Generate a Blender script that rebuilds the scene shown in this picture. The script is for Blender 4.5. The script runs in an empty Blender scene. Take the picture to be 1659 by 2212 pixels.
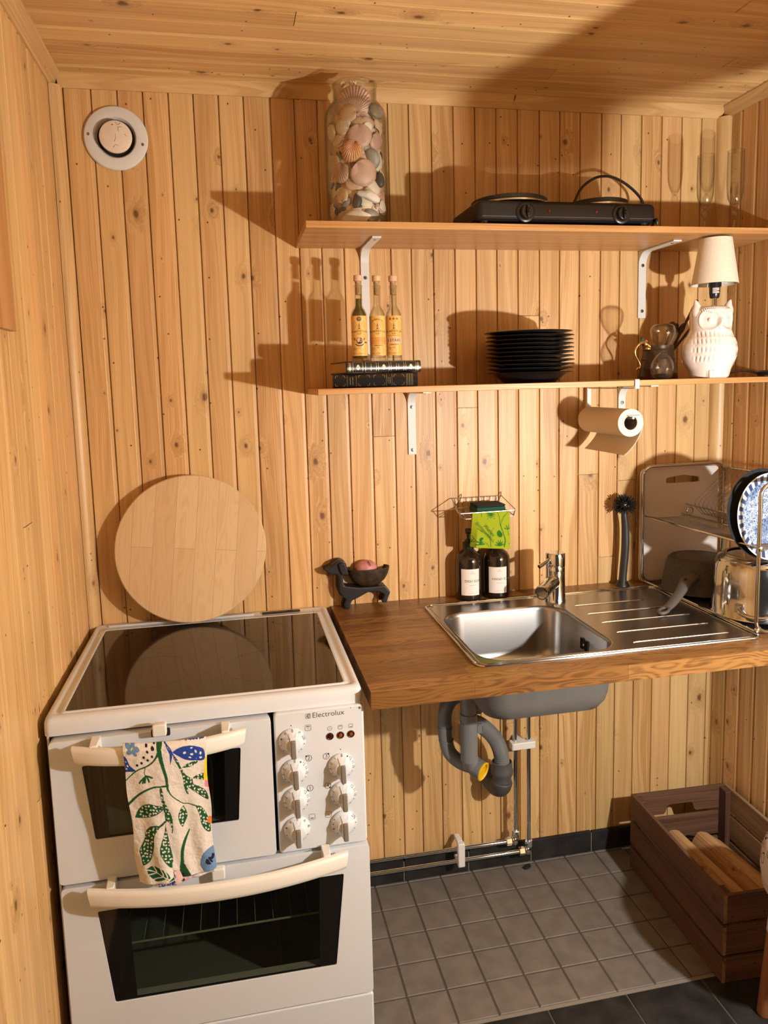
import bpy, bmesh, math, random
import numpy as np
from mathutils import Vector, Matrix
random.seed(11)
rng = np.random.default_rng(5)
sc = bpy.context.scene
COL = sc.collection
PI = math.pi

# ------------------------------------------------------------------ camera, light, exposure
cd = bpy.data.cameras.new('camera'); cam = bpy.data.objects.new('camera', cd); COL.objects.link(cam)
YAW, PITCH, ROLL = .1947, .1205, -.0268
_f = Vector((math.sin(YAW)*math.cos(PITCH), math.cos(YAW)*math.cos(PITCH), -math.sin(PITCH)))
_r = Vector((math.cos(YAW), -math.sin(YAW), 0)); _u = _r.cross(_f)
_r, _u = _r*math.cos(ROLL)+_u*math.sin(ROLL), -_r*math.sin(ROLL)+_u*math.cos(ROLL)
cam.matrix_world = Matrix(((_r.x,_u.x,-_f.x,.382),(_r.y,_u.y,-_f.y,-1.9659),(_r.z,_u.z,-_f.z,1.4451),(0,0,0,1)))
cd.sensor_fit = 'VERTICAL'; cd.sensor_height = 36; cd.sensor_width = 27
cd.lens = 1597.8/2212*36
cd.shift_x = 10.6/2212; cd.shift_y = -84.2/2212
cd.clip_start = .02
sc.camera = cam

sc.view_settings.view_transform = 'Standard'; sc.view_settings.look = 'None'
sc.view_settings.gamma = 1; sc.view_settings.use_curve_mapping = False
sc.view_settings.exposure = 0.0

wd = bpy.data.worlds.new('room_glow'); sc.world = wd; wd.use_nodes = True
wd.node_tree.nodes['Background'].inputs[0].default_value = (.46, .37, .30, 1)
wd.node_tree.nodes['Background'].inputs[1].default_value = .13

LAMP = Vector((1.585, -1.5, 1.21))
ld = bpy.data.lights.new('bulb_light', 'POINT'); ld.energy = 99; ld.shadow_soft_size = .019
ld.color = (1, .945, .88)
lo = bpy.data.objects.new('bulb_light', ld); lo.location = LAMP; COL.objects.link(lo)
sc.cycles.transparent_max_bounces = 32
sc.cycles.max_bounces = 8

# ------------------------------------------------------------------ node helpers
def nd(nt, kind, ins=None, **props):
    n = nt.nodes.new(kind)
    for k, v in props.items(): setattr(n, k, v)
    for k, v in (ins or {}).items():
        s = n.inputs[k]
        if isinstance(v, bpy.types.NodeSocket): nt.links.new(v, s)
        else: s.default_value = v
    return n
def mth(nt, op, a, b=0.0, c=0.0, clamp=False):
    return nd(nt, 'ShaderNodeMath', {0:a, 1:b, 2:c}, operation=op, use_clamp=clamp).outputs[0]
def comb(nt, x, y, z):
    return nd(nt, 'ShaderNodeCombineXYZ', {0:x, 1:y, 2:z}).outputs[0]
def mixc(nt, fac, a, b, blend='MIX'):
    n = nt.nodes.new('ShaderNodeMix'); n.data_type = 'RGBA'; n.blend_type = blend
    for i, v in ((0, fac), (6, a), (7, b)):
        if isinstance(v, bpy.types.NodeSocket): nt.links.new(v, n.inputs[i])
        else: n.inputs[i].default_value = (*v, 1) if isinstance(v, tuple) and len(v) == 3 else v
    return n.outputs[2]
def sstep(nt, x, lo_, hi_, a=0.0, b=1.0):
    return nd(nt, 'ShaderNodeMapRange', {0:x, 1:lo_, 2:hi_, 3:a, 4:b}, interpolation_type='SMOOTHSTEP').outputs[0]
def noise(nt, vec, scale=1.0, detail=2.0, rough=.5):
    return nd(nt, 'ShaderNodeTexNoise', {'Vector':vec, 'Scale':scale, 'Detail':detail, 'Roughness':rough}).outputs[0]
def newmat(name):
    m = bpy.data.materials.new(name); m.use_nodes = True
    return m, m.node_tree, m.node_tree.nodes['Principled BSDF']
def simple(name, col, rough=.5, metal=0.0, spec=.5, coat=0.0, mottle=0.0, mscale=40.0, bump=0.0):
    m, nt, b = newmat(name)
    b.inputs['Base Color'].default_value = (*col, 1)
    b.inputs['Roughness'].default_value = rough; b.inputs['Metallic'].default_value = metal
    b.inputs['Specular IOR Level'].default_value = spec; b.inputs['Coat Weight'].default_value = coat
    if mottle or bump:
        tc = nd(nt, 'ShaderNodeTexCoord').outputs['Object']
        n = noise(nt, tc, mscale, 4)
        if mottle:
            k = sstep(nt, n, .3, .7, 1-mottle, 1+mottle*.3)
            nt.links.new(mixc(nt, 1.0, col, nd(nt,'ShaderNodeCombineColor',{0:k,1:k,2:k}).outputs[0], 'MULTIPLY'), b.inputs['Base Color'])
        if bump:
            nt.links.new(nd(nt,'ShaderNodeBump',{'Strength':bump,'Distance':.002,'Height':n}).outputs[0], b.inputs['Normal'])
    return m
def schlick(nt, refl=1.0, f0=.045):
    fa = nd(nt, 'ShaderNodeLayerWeight', {'Blend':.5}).outputs['Facing']
    return mth(nt, 'MULTIPLY', mth(nt, 'MULTIPLY_ADD', mth(nt,'POWER',fa,4.0), .8, f0), refl, clamp=True)
def glassy(name, tint=(.95,.96,.94), refl=1.0, edge=.45):
    # thin clear glass: passes light nearly straight through, reflects by Fresnel
    m, nt, b = newmat(name); nt.nodes.remove(b)
    fr = schlick(nt, refl)
    fe = nd(nt, 'ShaderNodeLayerWeight', {'Blend':.5}).outputs['Facing']
    tc_ = mixc(nt, mth(nt,'POWER',fe,2.5), tint, tuple(x*edge for x in tint))
    t = nd(nt, 'ShaderNodeBsdfTransparent', {0:tc_}).outputs[0]
    g = nd(nt, 'ShaderNodeBsdfGlossy', {'Color':(1,1,1,1), 'Roughness':.02}).outputs[0]
    mx = nd(nt, 'ShaderNodeMixShader', {0:fr, 1:t, 2:g}).outputs[0]
    nt.links.new(mx, nt.nodes['Material Output'].inputs[0])
    return m
def wood(name, c1, c2, ck, mode='attr', along='z', grain=1.0, knot=.45, rough=.42, var=.2, holes=True, contrast=1.0, bump=.15):
    m, nt, b = newmat(name)
    if mode == 'attr':
        v = nd(nt, 'ShaderNodeAttribute', attribute_name='wuv').outputs['Vector']
        s = nd(nt, 'ShaderNodeSeparateXYZ', {0:v}); u, l, w = s.outputs
    else:
        v = nd(nt, 'ShaderNodeTexCoord').outputs['Object']
        s = nd(nt, 'ShaderNodeSeparateXYZ', {0:v}); o = dict(zip('xyz', s.outputs))
        l = o.pop(along); p, q = o.values()
        u = mth(nt, 'MULTIPLY_ADD', q, .83, p); w = 0.37
    n1 = noise(nt, comb(nt, mth(nt,'MULTIPLY',u,5.0), mth(nt,'MULTIPLY',l,1.1), w), 1.0, 2)
    kv = comb(nt, mth(nt,'MULTIPLY',u,10.5), mth(nt,'MULTIPLY',l,7.0), w)
    vo = nd(nt, 'ShaderNodeTexVoronoi', {'Vector':kv, 'Scale':1.0}, voronoi_dimensions='2D', feature='F1')
    kc = nd(nt, 'ShaderNodeSeparateColor', {0:vo.outputs['Color']})
    act = mth(nt, 'LESS_THAN', kc.outputs[0], knot)
    size = mth(nt, 'MULTIPLY_ADD', mth(nt,'POWER',kc.outputs[1],2.2), .075, .016)
    wob = mth(nt, 'MULTIPLY_ADD', noise(nt, comb(nt, mth(nt,'MULTIPLY',u,150.0), mth(nt,'MULTIPLY',l,90.0), w), 1.0, 1), .9, .55)
    dn = mth(nt, 'DIVIDE', mth(nt,'MULTIPLY',vo.outputs['Distance'],wob), size)
    core = mth(nt, 'MULTIPLY', act, sstep(nt, dn, .45, 1.25, .9, 0.0))
    halo = mth(nt, 'MULTIPLY', act, sstep(nt, dn, .6, 5.0, 1.0, 0.0))
    rng_ = mth(nt, 'SINE', mth(nt,'MULTIPLY',dn,6.0))
    gu = mth(nt, 'ADD', mth(nt,'MULTIPLY',u,430.0*grain), mth(nt,'ADD', mth(nt,'MULTIPLY',n1,26.0*grain), mth(nt,'MULTIPLY',halo,9.0)))
    g = noise(nt, comb(nt, gu, mth(nt,'MULTIPLY',l,4.0), w), 1.0, 2)
    bu = mth(nt, 'ADD', mth(nt,'MULTIPLY',u,62.0*grain), mth(nt,'ADD', mth(nt,'MULTIPLY',n1,9.0), mth(nt,'MULTIPLY',halo,4.0)))
    bb = noise(nt, comb(nt, bu, mth(nt,'MULTIPLY',l,.9), w), 1.0, 1)
    wn = nd(nt, 'ShaderNodeTexWhiteNoise', {'W':mth(nt,'MULTIPLY',w,17.3) if not isinstance(w,float) else w}, noise_dimensions='1D')
    wc = nd(nt, 'ShaderNodeSeparateColor', {0:wn.outputs['Color']})
    f = mth(nt, 'MULTIPLY_ADD', bb, .5, mth(nt,'MULTIPLY',g,.5))
    f = sstep(nt, f, .5-.17/contrast, .5+.17/contrast)
    f = mth(nt, 'MULTIPLY', f, mth(nt,'MULTIPLY_ADD', wc.outputs[2], .8, .45), clamp=True)
    col = mixc(nt, f, c1, c2)
    col = mixc(nt, mth(nt,'MULTIPLY',halo, mth(nt,'MULTIPLY_ADD',rng_,.12,.30)), col, tuple(.55*x+.45*y for x,y in zip(c2,ck)))
    col = mixc(nt, core, col, ck)
    if holes:
        h = nd(nt, 'ShaderNodeTexVoronoi', {'Vector':comb(nt, u, l, w), 'Scale':17.0}, voronoi_dimensions='2D', feature='F1')
        hc = nd(nt, 'ShaderNodeSeparateColor', {0:h.outputs['Color']})
        hm = mth(nt, 'MULTIPLY', mth(nt,'LESS_THAN',hc.outputs[2],.2), sstep(nt, h.outputs['Distance'], .022, .05, 1.0, 0.0))
        col = mixc(nt, hm, col, tuple(.6*x for x in ck))
    if var:
        k = mth(nt, 'MULTIPLY_ADD', wc.outputs[0], var, 1-var*.6)
        k2 = mth(nt, 'MULTIPLY', k, mth(nt,'MULTIPLY_ADD', wc.outputs[1], var*.6, 1-var*.3))
        col = mixc(nt, 1.0, col, nd(nt,'ShaderNodeCombineColor',{0:k,1:k2,2:k2}).outputs[0], 'MULTIPLY')
    nt.links.new(col, b.inputs['Base Color'])
    b.inputs['Roughness'].default_value = rough
    if bump:
        nt.links.new(nd(nt,'ShaderNodeBump',{'Strength':bump,'Distance':.001,'Height':f}).outputs[0], b.inputs['Normal'])
    return m
def staves(name, c1, c2, length, width, along='x', across='y', third='z', rough=.4, grain_c=None, grain=.5, flame=1.0):
    m, nt, b = newmat(name)
    s = nd(nt, 'ShaderNodeSeparateXYZ', {0:nd(nt,'ShaderNodeTexCoord').outputs['Object']}); o = dict(zip('xyz', s.outputs))
    a = o[along]; c = mth(nt, 'ADD', o[across], o[third])
    v = comb(nt, a, c, 0.0)
    br = nd(nt, 'ShaderNodeTexBrick', {'Vector':v, 'Color1':(*c1,1), 'Color2':(*c2,1), 'Mortar':(*[x*.55 for x in c2],1), 'Scale':1.0, 'Mortar Size':.0004,
            'Brick Width':length, 'Row Height':width, 'Bias':0.0}, offset=.37, offset_frequency=2)
    row = mth(nt, 'FLOOR', mth(nt, 'DIVIDE', c, width))
    n1 = noise(nt, comb(nt, mth(nt,'MULTIPLY',a,2.0), mth(nt,'MULTIPLY',c,9.0), row), 1.0, 2)
    g = noise(nt, comb(nt, mth(nt,'MULTIPLY',a,9.0), mth(nt,'MULTIPLY_ADD',n1,12.0,mth(nt,'MULTIPLY',c,300.0)), row), 1.0, 3)
    g2 = noise(nt, comb(nt, mth(nt,'MULTIPLY',a,1.4), mth(nt,'MULTIPLY_ADD',n1,6.0,mth(nt,'MULTIPLY',c,55.0)), row), 1.0, 2)
    cat = mth(nt,'SINE', mth(nt,'MULTIPLY_ADD', noise(nt, comb(nt, mth(nt,'MULTIPLY',a,5.5), mth(nt,'MULTIPLY',c,26.0), mth(nt,'MULTIPLY',row,3.1)), 1.0, 1), 46.0*flame, mth(nt,'MULTIPLY',c,330.0)))
    f = sstep(nt, mth(nt,'ADD', mth(nt,'MULTIPLY_ADD',g,.42,mth(nt,'MULTIPLY',g2,.42)), mth(nt,'MULTIPLY',cat,.10)), .36, .62)
    col = mixc(nt, mth(nt,'MULTIPLY',f,grain), br.outputs['Color'], grain_c or tuple(x*.6 for x in c2))
    nt.links.new(col, b.inputs['Base Color']); b.inputs['Roughness'].default_value = rough
    return m
def painted(name, rough=.8, spec=.3, weave=0.0):
    m, nt, b = newmat(name)
    c = nd(nt, 'ShaderNodeAttribute', attribute_name='Col').outputs['Color']
    nt.links.new(c, b.inputs['Base Color']); b.inputs['Roughness'].default_value = rough
    b.inputs['Specular IOR Level'].default_value = spec
    return m

# ------------------------------------------------------------------ mesh builder
class MB:
    def __init__(s): s.v, s.f, s.mi, s.uv, s.col = [], [], [], None, None
    def add(s, vs, fs, mi=0):
        n = len(s.v); s.v.extend([tuple(p) for p in vs]); s.f.extend([tuple(i+n for i in q) for q in fs]); s.mi.extend([mi]*len(fs)); return s
    def join(s, o, mi=None):
        n = len(s.v); s.v.extend(o.v); s.f.extend([tuple(i+n for i in q) for q in o.f]); s.mi.extend(o.mi if mi is None else [mi]*len(o.f)); return s
    def map(s, fn): s.v = [tuple(fn(Vector(p))) for p in s.v]; return s
    def tf(s, M): s.v = [tuple(M @ Vector(p)) for p in s.v]; return s
    def move(s, x, y, z): s.v = [(a+x, b+y, c+z) for a,b,c in s.v]; return s
    def box(s, x0,x1,y0,y1,z0,z1, mi=0):
        return s.add([(x,y,z) for z in (z0,z1) for y in (y0,y1) for x in (x0,x1)], [(0,2,3,1),(4,5,7,6),(0,1,5,4),(2,6,7,3),(0,4,6,2),(1,3,7,5)], mi)
    def loft(s, loops, cap0=True, cap1=True, closed=True, mi=0):
        n = len(loops[0]); vs = [p for l in loops for p in l]; fs = []
        for k in range(len(loops)-1):
            for i in range(n if closed else n-1):
                j = (i+1) % n; fs.append((k*n+i, k*n+j, (k+1)*n+j, (k+1)*n+i))
        if cap0: fs.append(tuple(range(n))[::-1])
        if cap1: fs.append(tuple((len(loops)-1)*n+i for i in range(n)))
        return s.add(vs, fs, mi)
    def prism(s, poly, axis, a0, a1, mi=0):
        def P(p, a): return {'x':(a,p[0],p[1]), 'y':(p[0],a,p[1]), 'z':(p[0],p[1],a)}[axis]
        return s.loft([[P(p,a0) for p in poly], [P(p,a1) for p in poly]], mi=mi)
    def tube(s, pts, r, n=8, closed=False, mi=0, cap=True, flat=None):
        P = [Vector(p) for p in pts]; m = len(P)
        R = r if isinstance(r, (list, tuple)) else [r]*m
        T = []
        for i in range(m):
            a = P[(i-1) % m] if (closed or i > 0) else P[i]; b = P[(i+1) % m] if (closed or i < m-1) else P[i]
            T.append((b-a).normalized() if (b-a).length > 1e-9 else Vector((0,0,1)))
        up = Vector((0,0,1)) if abs(T[0].z) < .9 else Vector((1,0,0))
        N = (up - T[0]*up.dot(T[0])).normalized(); loops = []
        for i in range(m):
            N = (N - T[i]*N.dot(T[i])).normalized(); B = T[i].cross(N)
            loops.append([tuple(P[i] + (N*math.cos(2*PI*k/n)*(flat or 1) + B*math.sin(2*PI*k/n))*R[i]) for k in range(n)])
        if closed: loops.append(loops[0]); return s.loft(loops, False, False, mi=mi)
        return s.loft(loops, cap, cap, mi=mi)
    def lathe(s, prof, n=48, c=(0,0,0), mi=0, sx=1.0, sy=1.0, cap=True):
        loops = [[(c[0]+max(r,1e-5)*sx*math.cos(2*PI*k/n), c[1]+max(r,1e-5)*sy*math.sin(2*PI*k/n), c[2]+z) for k in range(n)] for r, z in prof]
        return s.loft(loops, cap, cap, mi=mi)
    def grid(s, fn, nu, nv, mi=0):
        vs = [fn(i/nu, j/nv) for j in range(nv+1) for i in range(nu+1)]
        fs = [(j*(nu+1)+i, j*(nu+1)+i+1, (j+1)*(nu+1)+i+1, (j+1)*(nu+1)+i) for j in range(nv) for i in range(nu)]
        return s.add(vs, fs, mi)
    def sphere(s, c, r, n=20, m=12, sc_=(1,1,1), mi=0):
        return s.lathe([(r*math.sin(PI*k/m), -r*math.cos(PI*k/m)) for k in range(m+1)], n, mi=mi) if False else s.join(MB().lathe([(r*math.sin(PI*k/m), -r*math.cos(PI*k/m)) for k in range(m+1)], n).map(lambda p: (p.x*sc_[0]+c[0], p.y*sc_[1]+c[1], p.z*sc_[2]+c[2])), mi)

def rrect(x0, x1, y0, y1, r, n=6):
    pts = []
    for cx, cy, a0 in ((x1-r,y1-r,0),(x0+r,y1-r,90),(x0+r,y0+r,180),(x1-r,y0+r,270)):
        for k in range(n+1):
            a = math.radians(a0+90*k/n); pts.append((cx+r*math.cos(a), cy+r*math.sin(a)))
    return pts
def rpoly(poly, r, n=4):
    out = []; m = len(poly)
    for i in range(m):
        p, a, b = Vector(poly[i]).to_2d(), Vector(poly[i-1]).to_2d(), Vector(poly[(i+1)%m]).to_2d()
        d1, d2 = (a-p).normalized()*r, (b-p).normalized()*r
        for k in range(n+1):
            t = k/n; out.append(tuple((p+d1)*(1-t)**2 + p*2*t*(1-t) + (p+d2)*t*t))
    return out
def arc(c, r, a0, a1, n, plane='xz', y=0):
    return [(c[0]+r*math.cos(math.radians(a0+(a1-a0)*k/n)), c[1]+r*math.sin(math.radians(a0+(a1-a0)*k/n))) for k in range(n+1)]
def holed(outer, holes, axis, a0, a1):
    """slab with openings: outer and holes are 2-D outlines"""
    bm = bmesh.new(); es = []
    for lp in [outer]+holes:
        vs = [bm.verts.new((p[0], p[1], 0)) for p in lp]
        es += [bm.edges.new((vs[i], vs[(i+1)%len(vs)])) for i in range(len(vs))]
    bmesh.ops.triangle_fill(bm, use_beauty=True, use_dissolve=False, edges=es)
    bm.verts.index_update()
    V = [tuple(v.co) for v in bm.verts]; F = [tuple(v.index for v in f.verts) for f in bm.faces]; bm.free()
    def P(p, a): return {'x':(a,p[0],p[1]), 'y':(p[0],a,p[1]), 'z':(p[0],p[1],a)}[axis]
    mb = MB(); mb.add([P(p,a0) for p in V], [f[::-1] for f in F]); mb.add([P(p,a1) for p in V], F)
    for lp in [outer]+holes: mb.loft([[P(p,a0) for p in lp],[P(p,a1) for p in lp]], False, False)
    return mb

ROOT = {}
def build(name, mb, mats, off, smooth=35, weld=True, recalc=True):
    me = bpy.data.meshes.new(name)
    o = Vector(off)
    me.from_pydata([(p[0]-o.x, p[1]-o.y, p[2]-o.z) for p in mb.v], [], mb.f)
    mats = mats if isinstance(mats, (list, tuple)) else [mats]
    for m in mats: me.materials.append(m)
    if len(mats) > 1: me.polygons.foreach_set('material_index', mb.mi)
    if mb.uv is not None:
        a = me.attributes.new('wuv', 'FLOAT_VECTOR', 'POINT'); a.data.foreach_set('vector', np.asarray(mb.uv, dtype=np.float32).ravel())
    if mb.col is not None:
        a = me.attributes.new('Col', 'FLOAT_COLOR', 'POINT'); a.data.foreach_set('color', np.asarray(mb.col, dtype=np.float32).ravel())
    if recalc:
        bm = bmesh.new(); bm.from_mesh(me)
        if weld and mb.uv is None and mb.col is None: bmesh.ops.remove_doubles(bm, verts=bm.verts, dist=2e-6)
        bmesh.ops.recalc_face_normals(bm, faces=bm.faces); bm.to_mesh(me); bm.free()
    if smooth:
        me.polygons.foreach_set('use_smooth', [True]*len(me.polygons))
        me.set_sharp_from_angle(angle=math.radians(smooth))
    ob = bpy.data.objects.new(name, me); COL.objects.link(ob)
    return ob
def tag(o, label=None, cat=None, group=None, kind=None):
    if label: o['label'] = label
    if cat: o['category'] = cat
    if group: o['group'] = group
    if kind: o['kind'] = kind
    return o
def thing(name, label, cat, loc, group=None, rot=None):
    o = bpy.data.objects.new(name, None); o.empty_display_size = .05; COL.objects.link(o); o.location = loc
    if rot: o.rotation_euler = rot
    ROOT[o.name] = Vector(loc) if not rot else Vector((0,0,0))
    return tag(o, label, cat, group)
def part(name, mb, mats, parent, bevel=0, smooth=35, seg=2, label=None, kind=None, **k):
    off = ROOT[parent.name]; ob = build(name, mb, mats, off, smooth, **k)
    ob.parent = parent; ROOT[ob.name] = off
    if bevel: bev(ob, bevel, seg)
    return tag(ob, label, kind=kind)
def solo(name, mb, mats, loc, label, cat, group=None, bevel=0, smooth=35, rot=None, seg=2, **k):
    ob = build(name, mb, mats, (0,0,0) if rot else loc, smooth, **k); ob.location = loc
    ROOT[ob.name] = Vector((0,0,0)) if rot else Vector(loc)
    if rot: ob.rotation_euler = rot
    if bevel: bev(ob, bevel, seg)
    return tag(ob, label, cat, group)
def struct(name, mb, mats, label, bevel=0, smooth=35, **k):
    ob = build(name, mb, mats, (0,0,0), smooth, **k); ROOT[ob.name] = Vector((0,0,0))
    if bevel: bev(ob, bevel, 2)
    return tag(ob, label, name.split('_')[0], None, 'structure')
def bev(ob, w, seg=2):
    m = ob.modifiers.new('bevel', 'BEVEL'); m.width = w; m.segments = seg; m.limit_method = 'ANGLE'; m.angle_limit = math.radians(40); m.harden_normals = False
def dup(src, loc, label, rot=None):
    def rec(o, par):
        c = o.copy(); COL.objects.link(c); ROOT[c.name] = ROOT[o.name]
        if par: c.parent = par
        for ch in list(o.children): rec(ch, c)
        return c
    c = rec(src, None); c.location = loc; c['label'] = label
    if rot: c.rotation_euler = rot
    return c
def lettering(s, size, align='CENTER', spacing=1.0):
    """flat letters as a mesh in the x-y plane"""
    cu = bpy.data.curves.new('t', 'FONT'); cu.body = s; cu.size = size; cu.align_x = align; cu.align_y = 'CENTER'; cu.space_character = spacing
    cu.resolution_u = 3
    o = bpy.data.objects.new('t', cu); COL.objects.link(o)
    dg = bpy.context.evaluated_depsgraph_get(); dg.update()
    me = bpy.data.meshes.new_from_object(o.evaluated_get(dg))
    mb = MB().add([tuple(v.co) for v in me.vertices], [tuple(p.vertices) for p in me.polygons])
    bpy.data.objects.remove(o); bpy.data.curves.remove(cu); bpy.data.meshes.remove(me)
    return mb
def wrap(mb, cx, cy, R, a0, z):
    """bend flat x-y artwork round a vertical cylinder; a0 = facing direction, radians"""
    return mb.map(lambda p: (cx+(R+p.z)*math.cos(a0+p.x/R), cy+(R+p.z)*math.sin(a0+p.x/R), z+p.y))
def stroke(pts, w):
    """flat x-y ribbon along a polyline; w may vary"""
    P = [Vector(p).to_2d() for p in pts]; m = len(P); W = w if isinstance(w, (list,tuple)) else [w]*m; L = []
    for i in range(m):
        t = (P[min(i+1,m-1)]-P[max(i-1,0)]).normalized(); n = Vector((-t.y, t.x))
        L.append(((P[i]+n*W[i]/2), (P[i]-n*W[i]/2)))
    mb = MB(); vs = [(*q, 0) for pr in L for q in pr]
    return mb.add(vs, [(2*i, 2*i+1, 2*i+3, 2*i+2) for i in range(m-1)])
def ring2(r0, r1, n=24):
    mb = MB(); vs = [(r*math.cos(2*PI*k/n), r*math.sin(2*PI*k/n), 0) for r in (r0,r1) for k in range(n)]
    return mb.add(vs, [(k, (k+1)%n, n+(k+1)%n, n+k) for k in range(n)])
def disc2(r, n=20): return MB().add([(r*math.cos(2*PI*k/n), r*math.sin(2*PI*k/n), 0) for k in range(n)], [tuple(range(n))])
def smooth_curve(pts, k=6):
    """Catmull-Rom through points"""
    P = [Vector(p) for p in pts]; out = []
    for i in range(len(P)-1):
        a, b, c, d = P[max(i-1,0)], P[i], P[i+1], P[min(i+2,len(P)-1)]
        for j in range(k):
            t = j/k; out.append(.5*((2*b)+(c-a)*t+(2*a-5*b+4*c-d)*t*t+(3*b-a-3*c+d)*t**3))
    return out+[P[-1]]

# ------------------------------------------------------------------ materials
PINE = wood('lacquered_pine_panel', (.66,.43,.195), (.46,.262,.092), (.13,.05,.018), knot=.42)
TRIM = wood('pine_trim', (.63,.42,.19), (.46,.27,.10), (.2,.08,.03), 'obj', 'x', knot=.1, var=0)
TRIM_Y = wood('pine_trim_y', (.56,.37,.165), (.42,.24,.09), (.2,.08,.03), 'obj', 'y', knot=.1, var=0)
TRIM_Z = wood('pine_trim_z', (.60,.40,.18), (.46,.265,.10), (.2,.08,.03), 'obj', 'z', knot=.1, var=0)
SHELF = wood('oiled_pine_shelf', (.55,.31,.12), (.40,.195,.062), (.15,.05,.02), 'obj', 'x', knot=.06, var=0, holes=False, rough=.4)
OAK = staves('oak_worktop', (.30,.155,.046), (.175,.08,.020), .34, .042, rough=.34, grain=.85, flame=1.6, grain_c=(.085,.036,.010))
MAPLE = staves('pale_birch', (.62,.46,.26), (.54,.37,.20), 9.0, .052, 'z', 'x', 'y', rough=.5, grain=.3, grain_c=(.45,.25,.1))
CRATE = wood('stained_crate', (.135,.066,.034), (.075,.034,.018), (.03,.014,.009), 'obj', 'x', knot=.1, var=0, rough=.6)
CRATE_Y = wood('stained_crate_y', (.125,.058,.030), (.070,.031,.017), (.03,.014,.009), 'obj', 'y', knot=.1, var=0, rough=.6)
CRATE_Z = wood('stained_crate_z', (.11,.052,.027), (.065,.029,.015), (.03,.014,.009), 'obj', 'z', knot=.1, var=0, rough=.6)
LOGM = wood('split_pine', (.52,.31,.14), (.36,.18,.07), (.2,.09,.04), 'obj', 'y', knot=.1, var=0, rough=.8, contrast=1.4)
CRATE_P = wood('pale_crate_wood', (.30,.19,.10), (.20,.115,.055), (.08,.04,.02), 'obj', 'y', knot=.1, var=0, rough=.7)
BEECH = wood('turned_leg', (.36,.16,.06), (.28,.11,.04), (.15,.05,.02), 'obj', 'z', knot=.0, var=0, holes=False)
ENAMEL = simple('white_enamel', (.61,.66,.715), .22, coat=.2)
CREAM = simple('cream_plastic', (.70,.70,.66), .35)
WHITE = simple('white_paint', (.64,.655,.65), .4)
WPLAS = simple('white_plastic', (.72,.70,.66), .4)
BLACK = simple('black_plastic', (.012,.012,.013), .3)
BLACKM = simple('black_metal', (.012,.0115,.012), .42, spec=.4)
GLOSSB = simple('black_stoneware', (.010,.010,.011), .09)
GAP = simple('dark_gap', (.006,.006,.006), .8)
HOBG = simple('dark_ceramic_glass', (.012,.009,.007), .06, spec=.55)
HOBR = simple('hob_ring_print', (.03,.024,.02), .12)
OVENG = simple('black_door_glass', (.008,.008,.008), .06)
GREYP = simple('grey_plastic', (.15,.155,.155), .4)
KNOBG = simple('grey_knob_grip', (.17,.155,.13), .4)
INK = simple('dark_ink', (.06,.055,.05), .6)
CHROME = simple('chrome', (.62,.66,.70), .05, 1.0)
STEEL = simple('brushed_steel', (.36,.36,.36), .27, 1.0)
STEELP = simple('polished_steel', (.50,.52,.54), .10, 1.0)
WIRE = simple('steel_wire', (.40,.41,.42), .25, 1.0)
UNDER = simple('grey_undercoat', (.105,.104,.102), .6, mottle=.1, mscale=15)
SLATE = simple('black_slate', (.022,.021,.020), .6, spec=.3, mottle=.5, mscale=18)
TILE = simple('beige_stone_tile', (.155,.135,.115), .65, mottle=.18, mscale=22)
GROUT = simple('grout', (.075,.056,.042), .9)
GROUTL = simple('pale_grout', (.20,.175,.145), .9)
BRASS = simple('brass', (.72,.52,.22), .25, 1.0)
CERAM = simple('white_glaze', (.78,.72,.68), .12, coat=.4)
SHADE = simple('linen_shade', (.72,.66,.54), .85, mottle=.08, mscale=300)
PAPER = simple('paper_towel', (.74,.66,.57), .95, bump=.2, mscale=160)
CLEAR = glassy('clear_glass')
THINGL = glassy('thin_glass', (.96,.96,.945), .9, .5)

def faint(w, h, seed, words=3):
    """a line of print too small to read: little broken bars"""
    R = random.Random(seed); mb = MB(); x = -w/2
    while x < w/2-h:
        l = R.uniform(.5,1.1)*h; mb.join(stroke([(x, R.uniform(-.1,.1)*h), (x+l*.8, R.uniform(-.1,.1)*h)], h*R.uniform(.5,.8))); x += l*(1.05 if R.random() < .8 else 1.8)
    return mb

# ------------------------------------------------------------------ room shell
def boards(edges, t0, t1, place, cuts=None, seed=1):
    """tongue-and-groove boards: groove positions along s, running along t; place(s, d, t) -> xyz, d = depth into the wall"""
    R = random.Random(seed); mb = MB(); mb.uv = []
    for i in range(len(edges)-1):
        a, b = edges[i], edges[i+1]
        prof = [(a-.0003,.0060),(a+.0007,.0060),(a+.0015,.0008),(a+.0024,0),(b-.0098,0),(b-.0086,.0007),(b-.0016,.0019),(b-.0010,.0060),(b-.0003,.0060)]
        zs = [t0]+sorted((cuts or {}).get(i, []))+[t1]
        for k in range(len(zs)-1):
            q0, q1 = zs[k]+(.0007 if k else 0), zs[k+1]-(.0007 if k < len(zs)-2 else 0)
            rid = R.random()*40; off = R.random()*9
            n = len(mb.v)
            for t in (q0, q1):
                for s_, d in prof:
                    mb.v.append(tuple(place(s_, d, t))); mb.uv.append((s_-a+rid*2.7, t+off, rid))
            m = len(prof)
            for j in range(m-1): mb.f.append((n+j, n+j+1, n+m+j+1, n+m+j)); mb.mi.append(0)
    n = len(mb.v)
    for s_, t in ((edges[0],t0),(edges[-1],t0),(edges[-1],t1),(edges[0],t1)):
        mb.v.append(tuple(place(s_, .0075, t))); mb.uv.append((s_, t, 0))
    mb.f.append((n,n+1,n+2,n+3)); mb.mi.append(0)
    return mb
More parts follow.
